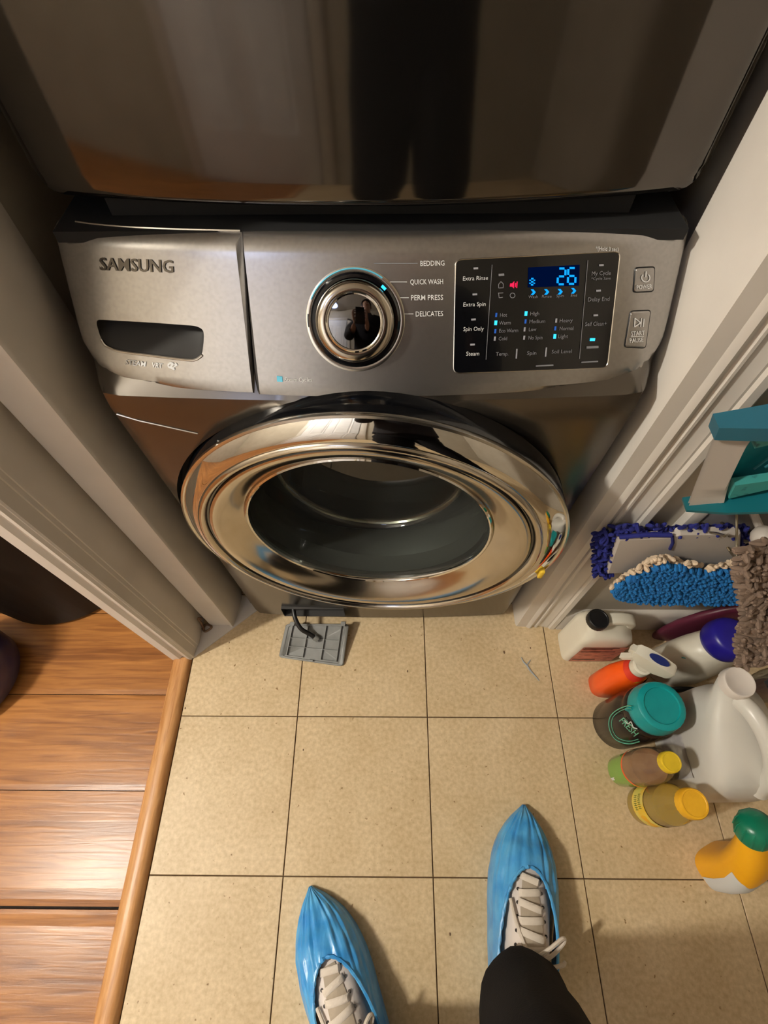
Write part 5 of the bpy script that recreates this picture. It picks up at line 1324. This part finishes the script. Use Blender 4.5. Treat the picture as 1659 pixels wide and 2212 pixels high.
loft(bm, rings[2:], False); obj('pan_tray', bm, mat('teal_translucent', (10, 112, 122), rough=0.25, coat=0.2), t, ang=70)
bm = bmesh.new(); loft(bm, [[p+Vector((0, -e, 0)) for p in rings[k]] for k, e in ((0, 0), (1, 0), (2, 0.012))], False); loft(bm, [[p+Vector((0, 0.004, 0)) for p in rings[k]] for k in (0, 1)], False); obj('pan_lip', bm, 'lightgrey', t, ang=40)
for v0, v1, m_ in ((-0.02, 0.10, 'teal_side'), (0.965, 0.995, 'teal_side')):
    bm = bmesh.new(); rg_ = []
    for u, h in ((-0.004, 0.010), (0.04, 0.022), (0.10, 0.030), (dl_+0.02, 0.030)):
        rg_.append([D(u, v0, -0.01), D(u, v0, h), D(u, v1, h), D(u, v1, -0.01)])
    loft(bm, rg_); obj('pan_side', bm, mat('teal_side', (30, 92, 112), rough=0.4) if v0 < 0 else 'tealdark', t, ang=30)
for v0, v1, u0, u1 in ((0.12, 0.30, 0.045, 0.135), (0.74, 0.92, 0.045, 0.115)):
    bm = bmesh.new(); vm = 0.30 if v0 < 0.5 else 0.74
    loft(bm, [[D(u0, v0, h), D(u1, v0, h), D(u1*0.98, (v0+v1)/2, h), D(u0, v1 if v0 > 0.5 else v1, h)] for h in (-0.006, 0.006)]); obj('corner_rest', bm, mat('teal_pale', (58, 140, 136), rough=0.5, noise=(70, (30, 90, 92), 0.56, 0.66)), t, smooth=False)
for k in range(4):
    bm = bmesh.new(); v = 0.52+0.05*k; tube(bm, spline([D(0.07+0.012*k, 0.72, -0.012), D(0.10+0.010*k, v+0.04, -0.018), D(0.16, v-0.06, -0.016)], 5), 0.0016, 6); obj('tray_rib', bm, 'tealdark', t)
bm = bmesh.new(); loft(bm, [[D(u, 0.52-w_, 0.012), D(u, 0.52-w_*0.6, 0.030), D(u, 0.52+w_*0.6, 0.030), D(u, 0.52+w_, 0.012), D(u, 0.52, -0.02)] for u, w_ in ((0.130, 0.06), (0.138, 0.12), (0.165, 0.14), (0.24, 0.10), (0.33, 0.08))]); obj('handle', bm, 'lightgrey', t, ang=60)

# ================================================================== HALLWAY THINGS AND SMALL HARDWARE
t = thing('waste_bin', (-0.975, 0.43, 0), 'black round waste bin on the wood floor behind the casing', 'bin')
bm = bmesh.new(); lathe(bm, [(0.0, 0.004), (0.205, 0.0), (0.215, 0.012), (0.250, 0.62), (0.258, 0.63), (0.258, 0.645), (0.248, 0.645), (0.21, 0.03), (0.0, 0.02)], (-0.975, 0.43, 0), n=48); obj('bin_body', bm, 'binblack', t)
bm = bmesh.new(); lathe(bm, [(0.259, 0.640), (0.262, 0.655), (0.245, 0.69), (0.15, 0.715), (0.0, 0.72)], (-0.975, 0.43, 0), n=48); obj('bin_lid', bm, 'binblack', t)
t = thing('floor_vase', (-1.105, 0.080, 0), 'dark blue glossy rounded vase on the wood floor left of the waste bin', 'vase')
bm = bmesh.new(); lathe(bm, [(0.0, 0.002), (0.10, 0.0), (0.118, 0.02), (0.122, 0.06), (0.112, 0.14), (0.085, 0.20), (0.060, 0.24), (0.055, 0.28), (0.070, 0.31), (0.064, 0.312), (0.048, 0.28)], (-1.105, 0.080, 0), n=40); obj('vase_body', bm, 'vase', t)
bm = bmesh.new(); lathe(bm, [(0.066, 0.306), (0.0715, 0.310), (0.068, 0.316), (0.063, 0.312)], (-1.105, 0.080, 0), n=40); obj('vase_rim', bm, 'blackg', t)
t = thing('door_pivot', (-0.560, 0.214, 0), 'rusty bifold door pivot bracket in the corner of the left jamb', 'bracket')
c = Vector((-0.558, 0.212, 0))
bm = bmesh.new(); pts = [at_z(x, y, 0.006) for x, y in ((438, 1358), (444, 1350), (452, 1350), (457, 1355), (450, 1361), (443, 1364))]; tube(bm, spline(pts+[pts[0]], 4)[:-1], 0.003, 7, closed=True); obj('ring', bm, 'rust', t)
bm = bmesh.new(); tube(bm, spline([at_z(441, 1362, 0.004), Vector((-0.563, 0.214, 0.03)), Vector((-0.561, 0.214, 0.06)), Vector((-0.556, 0.212, 0.075)), Vector((-0.549, 0.213, 0.070))], 5), 0.0028, 7); obj('pin', bm, 'rust', t)
# screw-ups of dust at the foot of the right casing are left to the joints
